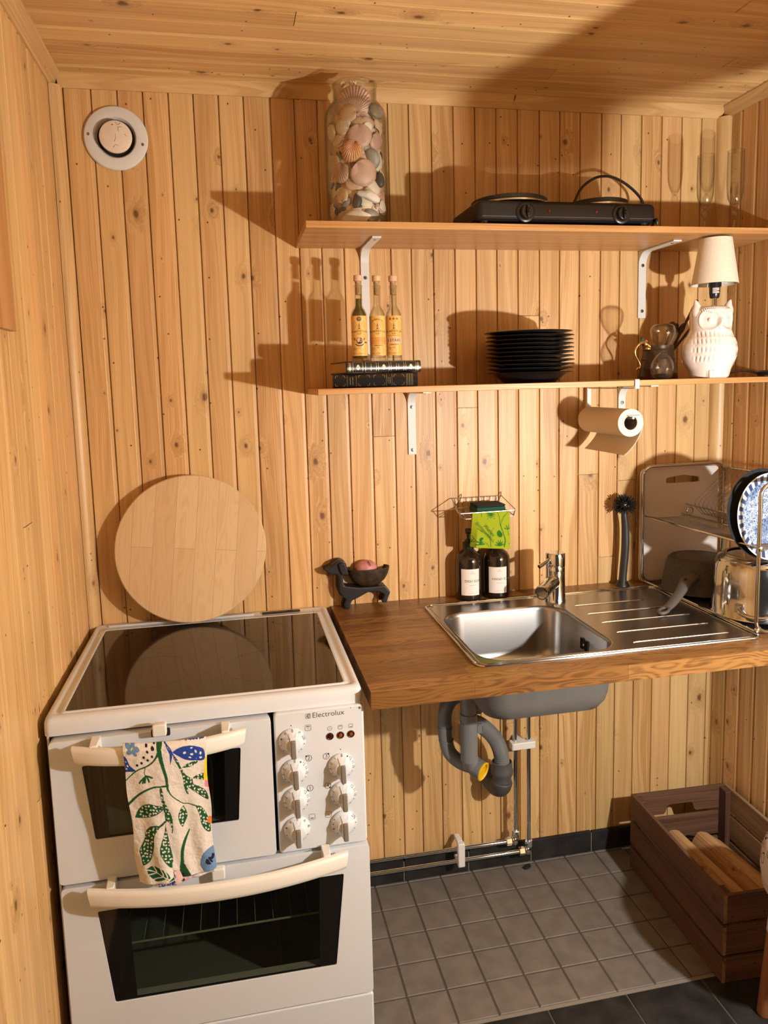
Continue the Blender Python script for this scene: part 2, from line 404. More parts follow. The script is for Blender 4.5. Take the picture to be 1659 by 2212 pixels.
G = [-.037, .0265, .0895, .1495, .2087, .2690, .3282, .3890, .4500, .5165, .5761, .6339, .6924, .7553, .8173, .8730, .9335, .9940, .1*10.535, 1.113, 1.1740, 1.2365, 1.2957, 1.3555, 1.4190, 1.4780, 1.5400, 1.6020, 1.6640, 1.7260, 1.7880, 1.85]
cuts = {13:[1.302], 14:[1.8545], 17:[1.372], 23:[1.168], 20:[1.62], 24:[.92, 1.345], 25:[1.145], 0:[.93]}
struct('wall_back', boards(G, .06, 2.2, lambda s,d,t: (s,d,t), cuts, 3), PINE, 'varnished pine board wall behind shelves and sink', smooth=0, recalc=False)
struct('wall_left', boards([.03+i*.0627 for i in range(-1,46)], -.01, 2.2, lambda s,d,t: (-d,-s,t), {8:[1.2], 12:[1.6], 9:[.7]}, 8), PINE, 'pine board wall left of the cooker', smooth=0, recalc=False)
struct('wall_right', boards([.012+i*.0627 for i in range(-1,46)], -.01, 2.2, lambda s,d,t: (1.80+d,-s,t), {}, 21), PINE, 'pine board wall right of the shelves', smooth=0, recalc=False)
struct('ceiling', boards([.004+i*.0627 for i in range(-1,47)], -.02, 1.83, lambda s,d,t: (t,-s,2.190+d), {3:[1.2], 6:[.55], 9:[1.45], 5:[1.6]}, 33), PINE, 'varnished pine board ceiling', smooth=0, recalc=False)

def cove(w=.028):
    return [(0,0),(w,0),(w,-.004),(w*.8,-.0095),(w*.45,-.0175),(.0065,-.026),(.0045,-.028),(0,-.028)]
def sweep_x(prof, x0, x1, y0, z0):  # prof: (out from the wall, height)
    return MB().loft([[(x, y0-a, z0+b) for a,b in prof] for x in (x0,x1)])
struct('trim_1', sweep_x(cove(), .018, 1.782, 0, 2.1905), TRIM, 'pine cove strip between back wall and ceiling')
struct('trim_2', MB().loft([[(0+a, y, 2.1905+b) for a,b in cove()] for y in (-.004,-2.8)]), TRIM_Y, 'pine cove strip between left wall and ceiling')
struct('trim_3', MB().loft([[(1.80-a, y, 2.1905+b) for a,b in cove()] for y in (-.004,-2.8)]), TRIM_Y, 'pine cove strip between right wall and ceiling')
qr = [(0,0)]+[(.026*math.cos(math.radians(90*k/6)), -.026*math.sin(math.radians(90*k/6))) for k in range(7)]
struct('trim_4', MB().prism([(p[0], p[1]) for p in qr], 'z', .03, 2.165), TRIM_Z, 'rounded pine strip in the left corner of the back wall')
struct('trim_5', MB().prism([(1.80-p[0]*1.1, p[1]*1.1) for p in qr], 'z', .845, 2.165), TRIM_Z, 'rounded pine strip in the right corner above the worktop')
struct('trim_6', MB().box(0,.012,-.80,-.517,1.555,2.16), wood('darker_pine_plank', (.46,.24,.09), (.34,.16,.05), (.08,.03,.01), 'obj', 'z', knot=.3, var=0), 'darker pine plank fixed to the left wall', bevel=.001)

# floor: small beige tiles up to the sink front, larger black slate beyond
fl = MB().box(-.02,1.83,-2.8,.01,-.03,-.0022, 0)
T0X, T0Y, TS = .7215, -.1162, .0982
def tile(mb, x0,x1,y0,y1, mi, h=0.0, e=.0016):
    mb.loft([[(x0,y0,-.004),(x1,y0,-.004),(x1,y1,-.004),(x0,y1,-.004)],[(x0,y0,h-e),(x1,y0,h-e),(x1,y1,h-e),(x0,y1,h-e)],[(x0+e,y0+e,h),(x1-e,y0+e,h),(x1-e,y1-e,h),(x0+e,y1-e,h)]], False, True, mi=mi)
EDGE_Y = T0Y-4*TS
for i in range(-8, 12):
    for j in range(-2, 4):
        x0, x1 = T0X+i*TS, T0X+(i+1)*TS; y1, y0 = T0Y-j*TS, T0Y-(j+1)*TS
        x0, x1, y1 = max(x0,-.01), min(x1,1.815), min(y1, -.004)
        if x1-x0 < .01 or y1-y0 < .01: continue
        tile(fl, x0+.0021, x1-.0021, y0+.0021, y1-(.0021 if y1 < -.01 else 0), 1)
fl.box(-.01,1.815, EDGE_Y-.010, EDGE_Y-.0005, -.004, -.0004, 2)
for i in range(-6, 5):
    for j in range(0, 12):
        x0, x1 = 1.031+i*.1972, 1.031+(i+1)*.1972; y1, y0 = EDGE_Y-.010-j*.1972, EDGE_Y-.010-(j+1)*.1972
        x0, x1 = max(x0,-.01), min(x1,1.815)
        if x1-x0 < .01: continue
        tile(fl, x0+.0019, x1-.0019, y0+.0019, y1-(.0019 if j else 0), 3, -.0002)
struct('floor', fl, [GROUT, TILE, GROUTL, SLATE], 'floor of small beige tiles bordered by black slate tiles', smooth=0)
bb = MB(); bx = [-.01,.22,.417,.614,.811,1.008,1.2045,1.401,1.598,1.80]
hts = [.07,.07,.07,.0725,.0715,.067,.0655,.064,.06]
bb.box(-.01,1.8,-.0085,.002,.0,.06,1)
for i in range(len(bx)-1): bb.box(bx[i]+.002,bx[i+1]-.002,-.0115,.0,.001,hts[i],0)
struct('baseboard_back', bb, [SLATE, GROUTL], 'low strip of black slate tiles at the foot of the back wall', bevel=.0008, smooth=0)
struct('baseboard_right', MB().loft([[(1.7885,y,.001),(1.80,y,.001),(1.80,y,.062),(1.7885,y,.062)] for y in (-2.8,-.012)]), SLATE, 'low strip of black slate tiles at the foot of the right wall', smooth=0)

# ------------------------------------------------------------------ shelves and brackets
def shelf(label, x0, x1, depth, ztop, th, edges):
    mb = MB().box(x0, x1, -depth, -.0005, ztop-th, ztop)
    return solo('wall_shelf', mb, SHELF, (x0, 0, ztop), label, 'shelf', 'pine wall shelves', bevel=.0012)
S1, S2 = 1.8122, 1.4362
shelf('upper pine wall shelf carrying the shell jar and hot plate', .5666, 1.7985, .256, S1, .0155, [])
shelf('lower pine wall shelf carrying books, plates and owl lamp', .5800, 1.7985, .262, S2, .0145, [])

def bracket(label, x, ztop, drop, reach, w, screws, xf=None, th=.0042):
    xf = x if xf is None else xf
    t = thing('shelf_bracket', label, 'bracket', (x, 0, ztop), 'white metal shelf brackets')
    R = .034
    def path(o):
        P = [(-.0001-o, ztop-drop)]+[(-o-R+R*math.cos(math.radians(a))*1.0, ztop-R-o+R*math.sin(math.radians(a))) for a in range(0, 91, 15)]+[(-reach, ztop-o)]
        return P
    # strap: L with a generous inside radius
    inner = [(-.0002-th, ztop-drop)]+[(-th-R+R*math.cos(math.radians(a)), ztop-th-R+R*math.sin(math.radians(a))) for a in range(0,91,10)]+[(-reach, ztop-th)]
    outer = [(-.0002, ztop-drop)]+[(-.0002, ztop-.0001-R*.35)]*1+[(-.0002, ztop-.0001)]+[(-reach, ztop-.0001)]
    poly = outer+inner[::-1]
    part('strap', MB().prism(poly, 'x', x-w/2, x+w/2), WHITE, t, bevel=.0006)
    sb = None
    for z in screws:
        s = MB().lathe([(0,0),(.0048,0),(.0048,.0009),(.0036,.002),(0,.0023)], 16).tf(Matrix.Rotation(PI/2,4,'X')).move(x+.0005, -.0002-th, z)
        so = part('screw', s, STEEL, t)
        part('screw_slot', MB().box(x-.0022,x+.0032,-.0070,-.0066,z-.0005,z+.0005).box(x+0,x+.001,-.0070,-.0066,z-.0026,z+.0026), GAP, so)
    h = MB().lathe([(0,0),(.0042,0),(.0036,.0012),(0,.0014)], 14).tf(Matrix.Rotation(PI,4,'X')).move(x, -reach+.025, ztop-th)
    part('screw', h, STEEL, t)
    return t
Z1, Z2 = S1-.0158, S2-.0148
bracket('white bracket behind the rum bottles under the upper shelf', .7455, Z1, .29, .172, .0225, [1.722])
bracket('white bracket beside the owl lamp shade under the upper shelf', 1.546, Z1, .186, .172, .0235, [1.757, 1.630])
bracket('white bracket under the books end of the lower shelf', .8640, Z2, .172, .172, .0225, [1.379, 1.262])
bracket('white bracket beside the paper towel roll under the lower shelf', 1.488, Z2, .172, .172, .0225, [1.372, 1.262])

# ------------------------------------------------------------------ worktop, sink, faucet
CZ = .8415
bowl = [.885, 1.216, -.507, -.160]
hole = rrect(bowl[0]-.004, bowl[1]+.004, bowl[2]-.004, bowl[3]+.004, .07, 8)
wt = holed([(.6245,-.593),(1.7985,-.593),(1.7985,-.0005),(.6245,-.0005)], [hole], 'z', CZ-.0365, CZ)
solo('worktop', wt, OAK, (.6245, -.3, CZ), 'oiled oak worktop with staves around the inset sink', 'worktop', smooth=20)

snk = thing('kitchen_sink', 'stainless steel inset sink with left bowl and right drainer', 'sink', (1.05, -.3, CZ))
X0, X1, Y0, Y1 = .8645, 1.556, -.5325, -.0765
deck = holed(rrect(X0+.004,X1-.004,Y0+.004,Y1-.004,.022,6), [rrect(*bowl,.066,10)], 'z', CZ+.0004, CZ+.0022)
part('deck', deck, STEEL, snk)
rim = MB().tube([(p[0],p[1],CZ+.0022) for p in rrect(X0+.003,X1-.003,Y0+.003,Y1-.003,.024,8)], .0032, 8, True)
rim.tube([(p[0],p[1],CZ+.0018) for p in rrect(X0+.014,X1-.014,Y0+.014,Y1-.014,.018,8)], .0017, 8, True)
part('rim', rim, STEELP, snk)
def bl(i, z, r): return [(p[0],p[1],z) for p in rrect(bowl[0]+i, bowl[1]-i, bowl[2]+i, bowl[3]-i, r, 10)]
lv = [(-.0008,CZ+.0025,.067),(.0012,CZ+.0022,.066),(.004,CZ-.001,.064),(.006,CZ-.008,.062),(.0115,CZ-.11,.058),(.016,CZ-.128,.056),(.027,CZ-.143,.05),(.045,CZ-.149,.04),(.10,CZ-.1515,.03)]
part('basin', MB().loft([bl(*q) for q in lv], False, True), STEEL, snk)
lv2 = [(-.002,CZ-.001,.066),(.0,CZ-.02,.064),(.008,CZ-.11,.06),(.013,CZ-.130,.058),(.025,CZ-.1465,.05),(.044,CZ-.153,.04),(.10,CZ-.156,.03)]
part('basin_underside', MB().loft([bl(*q) for q in lv2], False, True), UNDER, snk, label='dull grey underside of the bowl')
rid = MB()
for x0,x1,y in ((1.2545,1.4516,-.190),(1.2543,1.485,-.263),(1.2572,1.493,-.334),(1.2575,1.493,-.408),(1.2584,1.496,-.480)):
    rid.tube([(x0-.004,y,CZ+.0008),(x0,y,CZ+.0022),(x0+.01,y,CZ+.0026),(x1-.01,y,CZ+.0026),(x1,y,CZ+.0022),(x1+.004,y,CZ+.0008)], .0018, 8)
part('drainer_ridges', rid, STEELP, snk)
ov = MB()
for k in (-2,-1,1,2): ov.box(1.2035,1.2062,-.338+k*.0075-.0013,-.338+k*.0075+.0013,CZ-.062,CZ-.035)
part('overflow_slots', ov, GAP, snk, smooth=0)
part('overflow_screw', MB().sphere((1.2052,-.338,CZ-.05), .0032, 12, 8), CHROME, snk)
part('strainer', MB().lathe([(.0,.0),(.03,.0),(.032,.0015),(.024,.004),(0,.004)], 32, (1.04,-.30,CZ-.1515)), STEELP, snk)
mr = MB().tube([(.955,-.165,CZ-.03),(.958,-.1665,CZ-.055),(.956,-.168,CZ-.085)], .0007, 5)
part('scratch', mr, GAP, snk)

fa = thing('faucet', 'chrome single lever faucet standing behind the sink bowl', 'faucet', (1.224, -.134, CZ+.0022))
FX, FY, FZ = 1.224, -.134, CZ+.0022
part('body', MB().lathe([(.0,0),(.0275,0),(.0275,.004),(.0262,.006),(.0255,.085),(.0255,.098),(.0252,.0985),(.0252,.0995),(.0260,.100),(.0260,.132),(.0245,.1352),(0,.1358)], 40, (FX,FY,FZ)), CHROME, fa)
sp = smooth_curve([(FX,FY,FZ+.058),(FX-.020,FY-.020,FZ+.0570),(FX-.045,FY-.045,FZ+.0530),(FX-.066,FY-.066,FZ+.0480)], 4)
part('spout', MB().tube(sp, [.0185]*len(sp), 20), CHROME, fa, bevel=.001)
e = Vector(sp[-1]); dv = (Vector(sp[-1])-Vector(sp[-2])).normalized()
rotm = dv.to_track_quat('Z','Y').to_matrix().to_4x4()
part('aerator', MB().lathe([(.0,-.004),(.0190,-.004),(.0196,.002),(.0185,.009),(.0145,.0095),(.0145,.006),(0,.006)], 24).tf(Matrix.Translation(e) @ rotm), CHROME, fa)
lvr = [(FX-.020,FY-.008,FZ+.118),(FX-.032,FY-.014,FZ+.1145),(FX-.058,FY-.024,FZ+.105)]
part('lever', MB().tube(lvr, [.0062,.0056,.0056], 14), CHROME, fa, bevel=.0006)

# ------------------------------------------------------------------ plumbing under the sink
tr = thing('drain_trap', 'grey plastic drain trap with yellow plug hanging under the sink', 'drain', (.95, -.2, .55))
part('overflow_arm', MB().loft([[(.925,-.222,.618),(.925,-.178,.618),(.925,-.178,.655),(.925,-.222,.655)],[(.972,-.228,.585),(.972,-.172,.585),(.972,-.172,.66),(.972,-.228,.66)],[(1.06,-.235,.655),(1.06,-.165,.655),(1.06,-.165,.684),(1.06,-.235,.684)]]), GREYP, tr, bevel=.008, seg=4)
part('drain_collar', MB().lathe([(.036,0),(.036,.02),(.03,.024),(.03,.05),(.0,.05),(.0,0)], 32, (1.035,-.29,.645)), GREYP, tr)
part('inlet_pipe', MB().lathe([(0,.0),(.0205,.0),(.0215,.002),(.0215,.048),(.019,.05),(.019,.11),(0,.11)], 28, (.940,-.235,.552)).lathe([(0,0),(.0222,0),(.0222,.105),(0,.105)], 28, (.940,-.235,.474)).tube([(.940,-.235,.49),(.945,-.232,.462),(.962,-.226,.452)], [.022,.0222,.0215], 20), GREYP, tr)
up = smooth_curve([(.955,-.165,.612),(.932,-.165,.618),(.910,-.167,.605),(.8965,-.17,.578),(.8945,-.173,.535),(.8955,-.176,.505),(.903,-.183,.474),(.922,-.197,.455),(.945,-.212,.447),(.962,-.222,.446)], 5)
part('return_bend', MB().tube(up, .0185, 22), GREYP, tr)
part('joint_ring', MB().lathe([(.018,0),(.0198,0),(.0198,.006),(.018,.006)], 26, (.8945,-.173,.535), cap=False).lathe([(.018,0),(.0198,0),(.0198,.006),(.018,.006)], 26, (.8957,-.177,.503), cap=False), GREYP, tr)
cl = Matrix.Translation((.955,-.230,.452)) @ Vector((.62,-.75,-.2)).to_track_quat('Z','Y').to_matrix().to_4x4()
part('cleanout', MB().lathe([(0,0),(.0235,0),(.0245,.004),(.0245,.026),(.022,.026),(.022,.02),(0,.02)], 28).tf(cl), GREYP, tr)
part('plug', MB().lathe([(.0245,.026),(.0250,.029),(.022,.0305),(.0185,.027),(.0185,.0235),(0,.0235)], 28, cap=False).tf(cl), simple('yellow_plug', (.62,.38,.01), .4), tr, label='yellow screw plug')
part('hanger_tab', MB().box(.962,.974,-.240,-.236,.547,.571).tube([(p[0],-.242,p[1]) for p in rrect(.962,.977,.548,.568,.004,3)], .0015, 6, True), GREYP, tr)
hp = smooth_curve([(.965,-.15,.535),(1.0,-.125,.515),(1.035,-.11,.483),(1.062,-.10,.447),(1.079,-.092,.405),(1.084,-.09,.365)], 14)
hose = MB().tube(hp, [.0200+.0020*(1 if i % 2 else -1) for i in range(len(hp))], 22)
part('corrugated_hose', hose, GREYP, tr, smooth=60)
part('hose_socket', MB().lathe([(0,0),(.026,0),(.0255,.012),(.0305,.022),(.0315,.026),(.0315,.034),(.029,.04),(.029,.056),(.0255,.058),(.0245,.05),(0,.05)], 32, (1.0845,-.088,.318)), simple('dark_grey_plastic', (.075,.072,.07), .5), tr)
wb = smooth_curve([(1.0845,-.088,.32),(1.0825,-.082,.30),(1.078,-.06,.288),(1.072,-.03,.292),(1.068,-.004,.30)], 5)
part('wall_elbow', MB().tube(wb, [.026,.029,.030,.029,.029]+[.029]*(len(wb)-5), 26), simple('dark_grey_elbow', (.06,.058,.056), .55), tr)

def chrome_pipe(label, pts, r, nut_at):
    t = thing('water_pipe', label, 'pipe', pts[0], 'chrome water pipes')
    part('tube', MB().tube(pts, r, 14), CHROME, t)
    for p, ax in nut_at:
        m = Matrix.Translation(p) @ Vector(ax).to_track_quat('Z','Y').to_matrix().to_4x4()
        part('compression_nut', MB().lathe([(0,-.009),(.0105,-.009),(.0118,-.007),(.0118,.007),(.0105,.009),(0,.009)], 6).tf(m), CHROME, t, smooth=20)
        part('elbow', MB().sphere((p[0]+.018*abs(ax[0]), p[1], p[2]), .0105, 14, 10, (1.1,1,1.3)), CHROME, t) if ax[0] else None
    return t
PY = -.047
chrome_pipe('left upright chrome water pipe bending into the upper floor pipe', [(1.1405,PY,.80),(1.1405,PY,.135),(1.1405,PY,.112),(1.132,PY,.1015),(1.12,PY,.1005),(.622,PY,.1045)], .0058, [((1.119,PY,.1005),(1,0,0)),((1.1405,PY,.125),(0,0,1))])
chrome_pipe('right upright chrome water pipe bending into the lower floor pipe', [(1.180,PY-.003,.80),(1.180,PY-.003,.10),(1.180,PY-.003,.078),(1.172,PY-.003,.067),(1.16,PY-.003,.066),(.622,PY-.003,.0665)], .0058, [((1.158,PY-.003,.066),(1,0,0)),((1.180,PY-.003,.088),(0,0,1))])
ck = thing('pipe_clip', 'white plastic clip holding both upright water pipes', 'clip', (1.16, 0, .40), 'white pipe clips')
part('bridge', MB().prism(rrect(1.124,1.198,-.064,-.036,.006,4), 'z', .3875, .4085), WPLAS, ck, bevel=.002)
part('stem', MB().box(1.148,1.172,-.037,-.0005,.391,.405), WPLAS, ck, bevel=.002)
ck2 = thing('pipe_clip', 'white plastic clip holding both floor level water pipes', 'clip', (.968, 0, .09), 'white pipe clips')
part('bridge', MB().box(.9585,.9795,-.066,-.050,.054,.127), WPLAS, ck2, bevel=.003)
part('stem', MB().box(.961,.977,-.051,-.012,.117,.127).box(.961,.977,-.051,-.012,.054,.062), WPLAS, ck2, bevel=.002)

# ------------------------------------------------------------------ cooker
st = thing('cooker', 'white freestanding cooker with two ovens and glass hob in the corner', 'cooker', (.312, -.29, 0))
body = MB().box(.0145,.0195,-.556,-.006,.02,.812).box(.6055,.6105,-.556,-.006,.02,.812).box(.0195,.6055,-.012,-.006,.02,.812)
part('side_panels', body, ENAMEL, st, bevel=.001)
part('front_frame', holed([(.0195,.022),(.6055,.022),(.6055,.8125),(.0195,.8125)], [[(.07,.205),(.575,.205),(.575,.485),(.07,.485)],[(.06,.572),(.39,.572),(.39,.765),(.06,.765)]], 'y', -.5565, -.545), GAP, st, smooth=0)
part('plinth', MB().box(.03,.60,-.52,-.03,.0,.022), GAP, st, smooth=0)
def cavity(x0,x1,z0,z1):
    m = MB(); y0, y1 = -.545, -.14
    m.add([(x0,y0,z0),(x1,y0,z0),(x1,y1,z0),(x0,y1,z0),(x0,y0,z1),(x1,y0,z1),(x1,y1,z1),(x0,y1,z1)], [(0,1,2,3),(4,7,6,5),(1,5,6,2),(2,6,7,3),(0,3,7,4)]); return m
OVI = simple('oven_lining', (.26,.28,.25), .5)
part('oven_lining', cavity(.065,.58,.20,.49), OVI, st, recalc=False, smooth=0)
part('oven_lining', cavity(.055,.395,.567,.77), OVI, st, recalc=False, smooth=0)
rk = MB().tube([(.095,-.53,.352),(.098,-.53,.345),(.56,-.53,.345)], .0022, 8)
for k in range(12): rk.tube([(.12+k*.037,-.53,.345),(.12+k*.037,-.16,.345)], .0011, 6)
part('oven_rack', rk, simple('pale_rack_wire', (.55,.55,.50), .5), st)
# hob top
L = [(.012,.612,-.5665,-.004,.8115,.012),(.012,.612,-.5670,-.004,.826,.012),(.0125,.6115,-.5655,-.0045,.836,.012),(.0145,.6095,-.5615,-.0065,.8425,.012),(.019,.605,-.554,-.011,.8455,.012),(.0255,.5985,-.548,-.017,.8453,.01),
     (.0295,.5945,-.5455,-.022,.8435,.009),(.0365,.5875,-.5440,-.050,.8435,.008),(.0395,.5845,-.5425,-.055,.8462,.008),(.0435,.5805,-.5405,-.060,.8468,.008),(.0455,.5785,-.5385,-.063,.8462,.007),(.0460,.5780,-.538,-.0635,.8446,.007)]
part('hob_frame', MB().loft([[(p[0],p[1],z) for p in rrect(a,b,c,d,r,6)] for a,b,c,d,z,r in L], True, False), ENAMEL, st, smooth=50)
part('glass_hob', MB().prism(rrect(.0462,.5778,-.5378,-.0637,.0065,5), 'z', .842, .8456), HOBG, st)
part('cooking_zone', MB().join(ring2(.0885,.0897,64).move(.190,-.375,.8457)).join(ring2(.0695,.0705,64).move(.43,-.18,.8457)).join(ring2(.0695,.0705,64).move(.19,-.16,.8457)).join(ring2(.0885,.0897,64).move(.43,-.40,.8457)), HOBR, st, smooth=0)
part('vent_slot', MB().prism(rrect(.4365,.5375,-.034,-.019,.004,4), 'z', .843, .8464), BLACKM, st, bevel=.001)
part('vent_slot', MB().box(.502,.518,-.0305,-.0225,.846,.8468), GAP, st)
part('rear_rib', MB().prism(rrect(.045,.415,-.031,-.020,.005,4), 'z', .843, .8468), ENAMEL, st, bevel=.0015)

# doors
def door(name, x0, x1, z0, z1, win, r, label, y0=-.557, y1=-.582):
    d = part(name, holed(rrect(x0,x1,z0,z1,r,5), [rpoly(win,.004,3)], 'y', y1, y0), ENAMEL, st, bevel=.0045, seg=3, label=label)
    wx = [p[0] for p in win]; wz = [p[1] for p in win]
    # dark border glass with a see-through middle
    xl, xr = min(wx)+(max(wx)-min(wx))*.115, max(wx)-(max(wx)-min(wx))*.105
    inner = [(xl,win[0][1]-.001),(xr,win[1][1]-.001),(xr-.006,win[2][1]+.003),(xl+.006,win[3][1]+.003)]
    part('door_glass', holed(win, [inner], 'y', -.5800, -.5775), OVENG, d, smooth=0)
    m, nt, b = newmat('smoked_pane'); nt.nodes.remove(b)
    fr = schlick(nt)
    sh = nd(nt,'ShaderNodeMixShader',{0:fr, 1:nd(nt,'ShaderNodeBsdfTransparent',{0:(.62,.64,.58,1)}).outputs[0], 2:nd(nt,'ShaderNodeBsdfGlossy',{'Color':(.8,.8,.8,1),'Roughness':.04}).outputs[0]})
    nt.links.new(sh.outputs[0], nt.nodes['Material Output'].inputs[0])
    part('pane', MB().prism(inner, 'y', -.5795, -.578), m, d, smooth=0)
    return d
WU = [(.0775,.7545),(.368,.7545),(.3575,.6060),(.0921,.6060)]
WL = [(.0855,.4600),(.5600,.4600),(.5385,.2612),(.1055,.2650)]
d1 = door('oven_door', .0225, .4275, .5235, .8065, WU, .008, 'upper small oven door')
d2 = door('oven_door', .0235, .6140, .1865, .5155, WL, .008, 'lower wide oven door')
def handle(d, x0, x1, zc, h, bow, posts, ym=-.612):
    n = 28; xc, hw = (x0+x1)/2, (x1-x0)/2; loops = []
    for i in range(n+1):
        x = x0+(x1-x0)*i/n; q = ((x-xc)/hw)**2; y = ym-bow*(1-q)
        slope = 2*bow*(x-xc)/hw**2; lp = []
        for ty, tz in ((.004,.5),(-.002,.5),(-.0055,.44),(-.0072,.25),(-.0076,0),(-.0072,-.25),(-.0055,-.44),(-.002,-.5),(.004,-.5),(.006,-.3),(.006,.3)):
            sk = .006*(1 if x > xc else -1)*(max(0,q-.86)/.14)*(-tz if x > xc else tz)*-1.0
            lp.append((x+(.0055*tz if i == 0 else (-.0055*tz if i == n else 0))*-1, y+ty, zc+tz*h))
        loops.append(lp)
    part('handle', MB().loft(loops), CREAM, d, smooth=50, label='cream bow-shaped handle')
    for px in posts:
        q = ((px-xc)/hw)**2; y = ym-bow*(1-q)
        part('handle_post', MB().loft([[(px-.0085,-.580,zc+.021),(px+.0085,-.580,zc+.021),(px+.0085,-.580,zc-.004),(px-.0085,-.580,zc-.004)],[(px-.007,y+.003,zc+.019),(px+.007,y+.003,zc+.019),(px+.007,y+.003,zc),(px-.007,y+.003,zc)]]), CREAM, d, bevel=.0015)
handle(d1, .0705, .3775, .7890, .0325, .034, (.107, .3415), -.606)
handle(d2, .0785, .5640, .5075, .0345, .038, (.117, .524), -.606)
part('door_latch', MB().prism(rrect(.209,.2345,.803,.8265,.004,4), 'y', -.601, -.586).box(.214,.229,-.586,-.55,.812,.818), CREAM, st, bevel=.0025, seg=3, label='cream latch tab above the upper door')
part('latch_recess', MB().prism(rrect(.205,.2395,.796,.8115,.003,3), 'y', -.5835, -.5822), GAP, st)
part('door_latch', MB().prism(rrect(.301,.3265,.499,.5225,.004,4), 'y', -.601, -.586).box(.306,.321,-.586,-.55,.508,.514), CREAM, st, bevel=.0025, seg=3, label='cream latch tab above the lower door')
dr = part('plinth_drawer', MB().prism(rrect(.0225,.6145,.032,.1815,.006,5), 'y', -.579, -.557), ENAMEL, st, bevel=.004, seg=3)

# control panel
cp = part('control_panel', MB().prism(rrect(.4335,.6115,.5195,.8120,.008,5), 'y', -.5765, -.557), ENAMEL, st, bevel=.0035, seg=3)
FY0 = -.5767
def flat(mb2, x, z, y=FY0): return MB().join(mb2).map(lambda p: (p.x+x, y-p.z, p.y+z))
lt = flat(lettering('Electrolux', .0150, 'LEFT', 1.03), .5085, .8000)
part('brand_lettering', lt, INK, st, smooth=0)
lg = MB().join(stroke([(-.0045,-.0045),(-.0045,.0045),(.0045,.0045)], .0009)).join(stroke([(-.0045,-.0045),(.0045,-.0045),(.0045,.0045)], .0009)).join(stroke([(.0015,.0045),(-.0022,.0),(.0015,-.0045)], .0016)).join(stroke([(-.0022,0),(.003,.0)], .001)).join(stroke([(.0028,.004),(.0028,-.004)], .0007))
part('brand_emblem', flat(lg, .5005, .8000), INK, st, smooth=0)
mk = MB()
def icon_box(x, z, inner, s=.0058):
    mk.join(flat(stroke([(p[0],p[1]) for p in rrect(-s,s,-s,s,.0022,3)]+[(s,s-.0022)], .0008), x, z))
    mk.join(flat(inner, x, z))
icon_box(.4995, .7760, MB().join(stroke([(-.0035,.0028),(.0035,.0028)], .0017)).join(lettering('°C', .0055).move(0,-.0018,0)))
icon_box(.5005, .5885, stroke([(-.0035,-.0025),(.0035,-.0025)], .0017), .006)
icon_box(.5335, .5890, lettering('°C', .008), .006)
for x, z, s_, dx, dz in ((.4985,.7130,'2',-.0045,.0045),(.4990,.6500,'1',-.0045,-.0045),(.5335,.7125,'3',.0045,.0045),(.5345,.6505,'4',.0045,-.0045)):
    mk.join(flat(ring2(.0056,.0066,24), x, z)); mk.join(flat(lettering(s_, .0115), x, z)); mk.join(flat(disc2(.0019,10), x+dx, z+dz))
mk.join(flat(disc2(.0013,10), .4665, .7845)); mk.join(flat(disc2(.0013,10), .5625, .7235))
mk.join(flat(ring2(.0040,.0047,20), .5425, .7695)); mk.join(flat(stroke([(0,-.0015),(0,.0015)], .0008), .5425, .7695))
for x, zz in ((.5635,.0018),(.5845,-.0018)):
    mk.join(flat(stroke([(p[0],p[1]) for p in rrect(-.004,.004,-.004,.004,.0015,3)]+[(.004,.0025)], .0007), x, .7700)); mk.join(flat(stroke([(-.0025,zz),(.0025,zz)], .0012), x, .7700))
part('panel_symbols', mk, INK, st, smooth=0)
ch = MB().join(flat(ring2(.0008,.0024,9), .6035, .8055)).join(flat(disc2(.0010,7), .5855, .8075)).join(flat(stroke([(-.02,0),(-.008,.0008),(.004,.0),(.012,-.0006),(.03,.0002)], [.0003,.0012,.0004,.0014,.0004]), .50, .5165))
part('enamel_chips', ch, GAP, st, smooth=0)
for x, c in ((.5425,(.035,.004,.006)),(.5635,(.25,.06,.012)),(.5845,(.22,.06,.012))):
    l = part('indicator_light', MB().lathe([(0,-.001),(.0072,-.001),(.0074,.0012),(.0060,.0018),(.0045,.0006),(0,.0006)], 24).tf(Matrix.Rotation(PI/2,4,'X')).move(x,-.5765,.7532), simple('amber_bezel', (.045,.010,.006), .25), st)
    part('lens', MB().lathe([(0,.0),(.0036,.0),(.0032,.0024),(.0015,.0032),(0,.0034)], 18).tf(Matrix.Rotation(PI/2,4,'X')).move(x,-.5770,.7532), simple('amber_lens', c, .12), l)
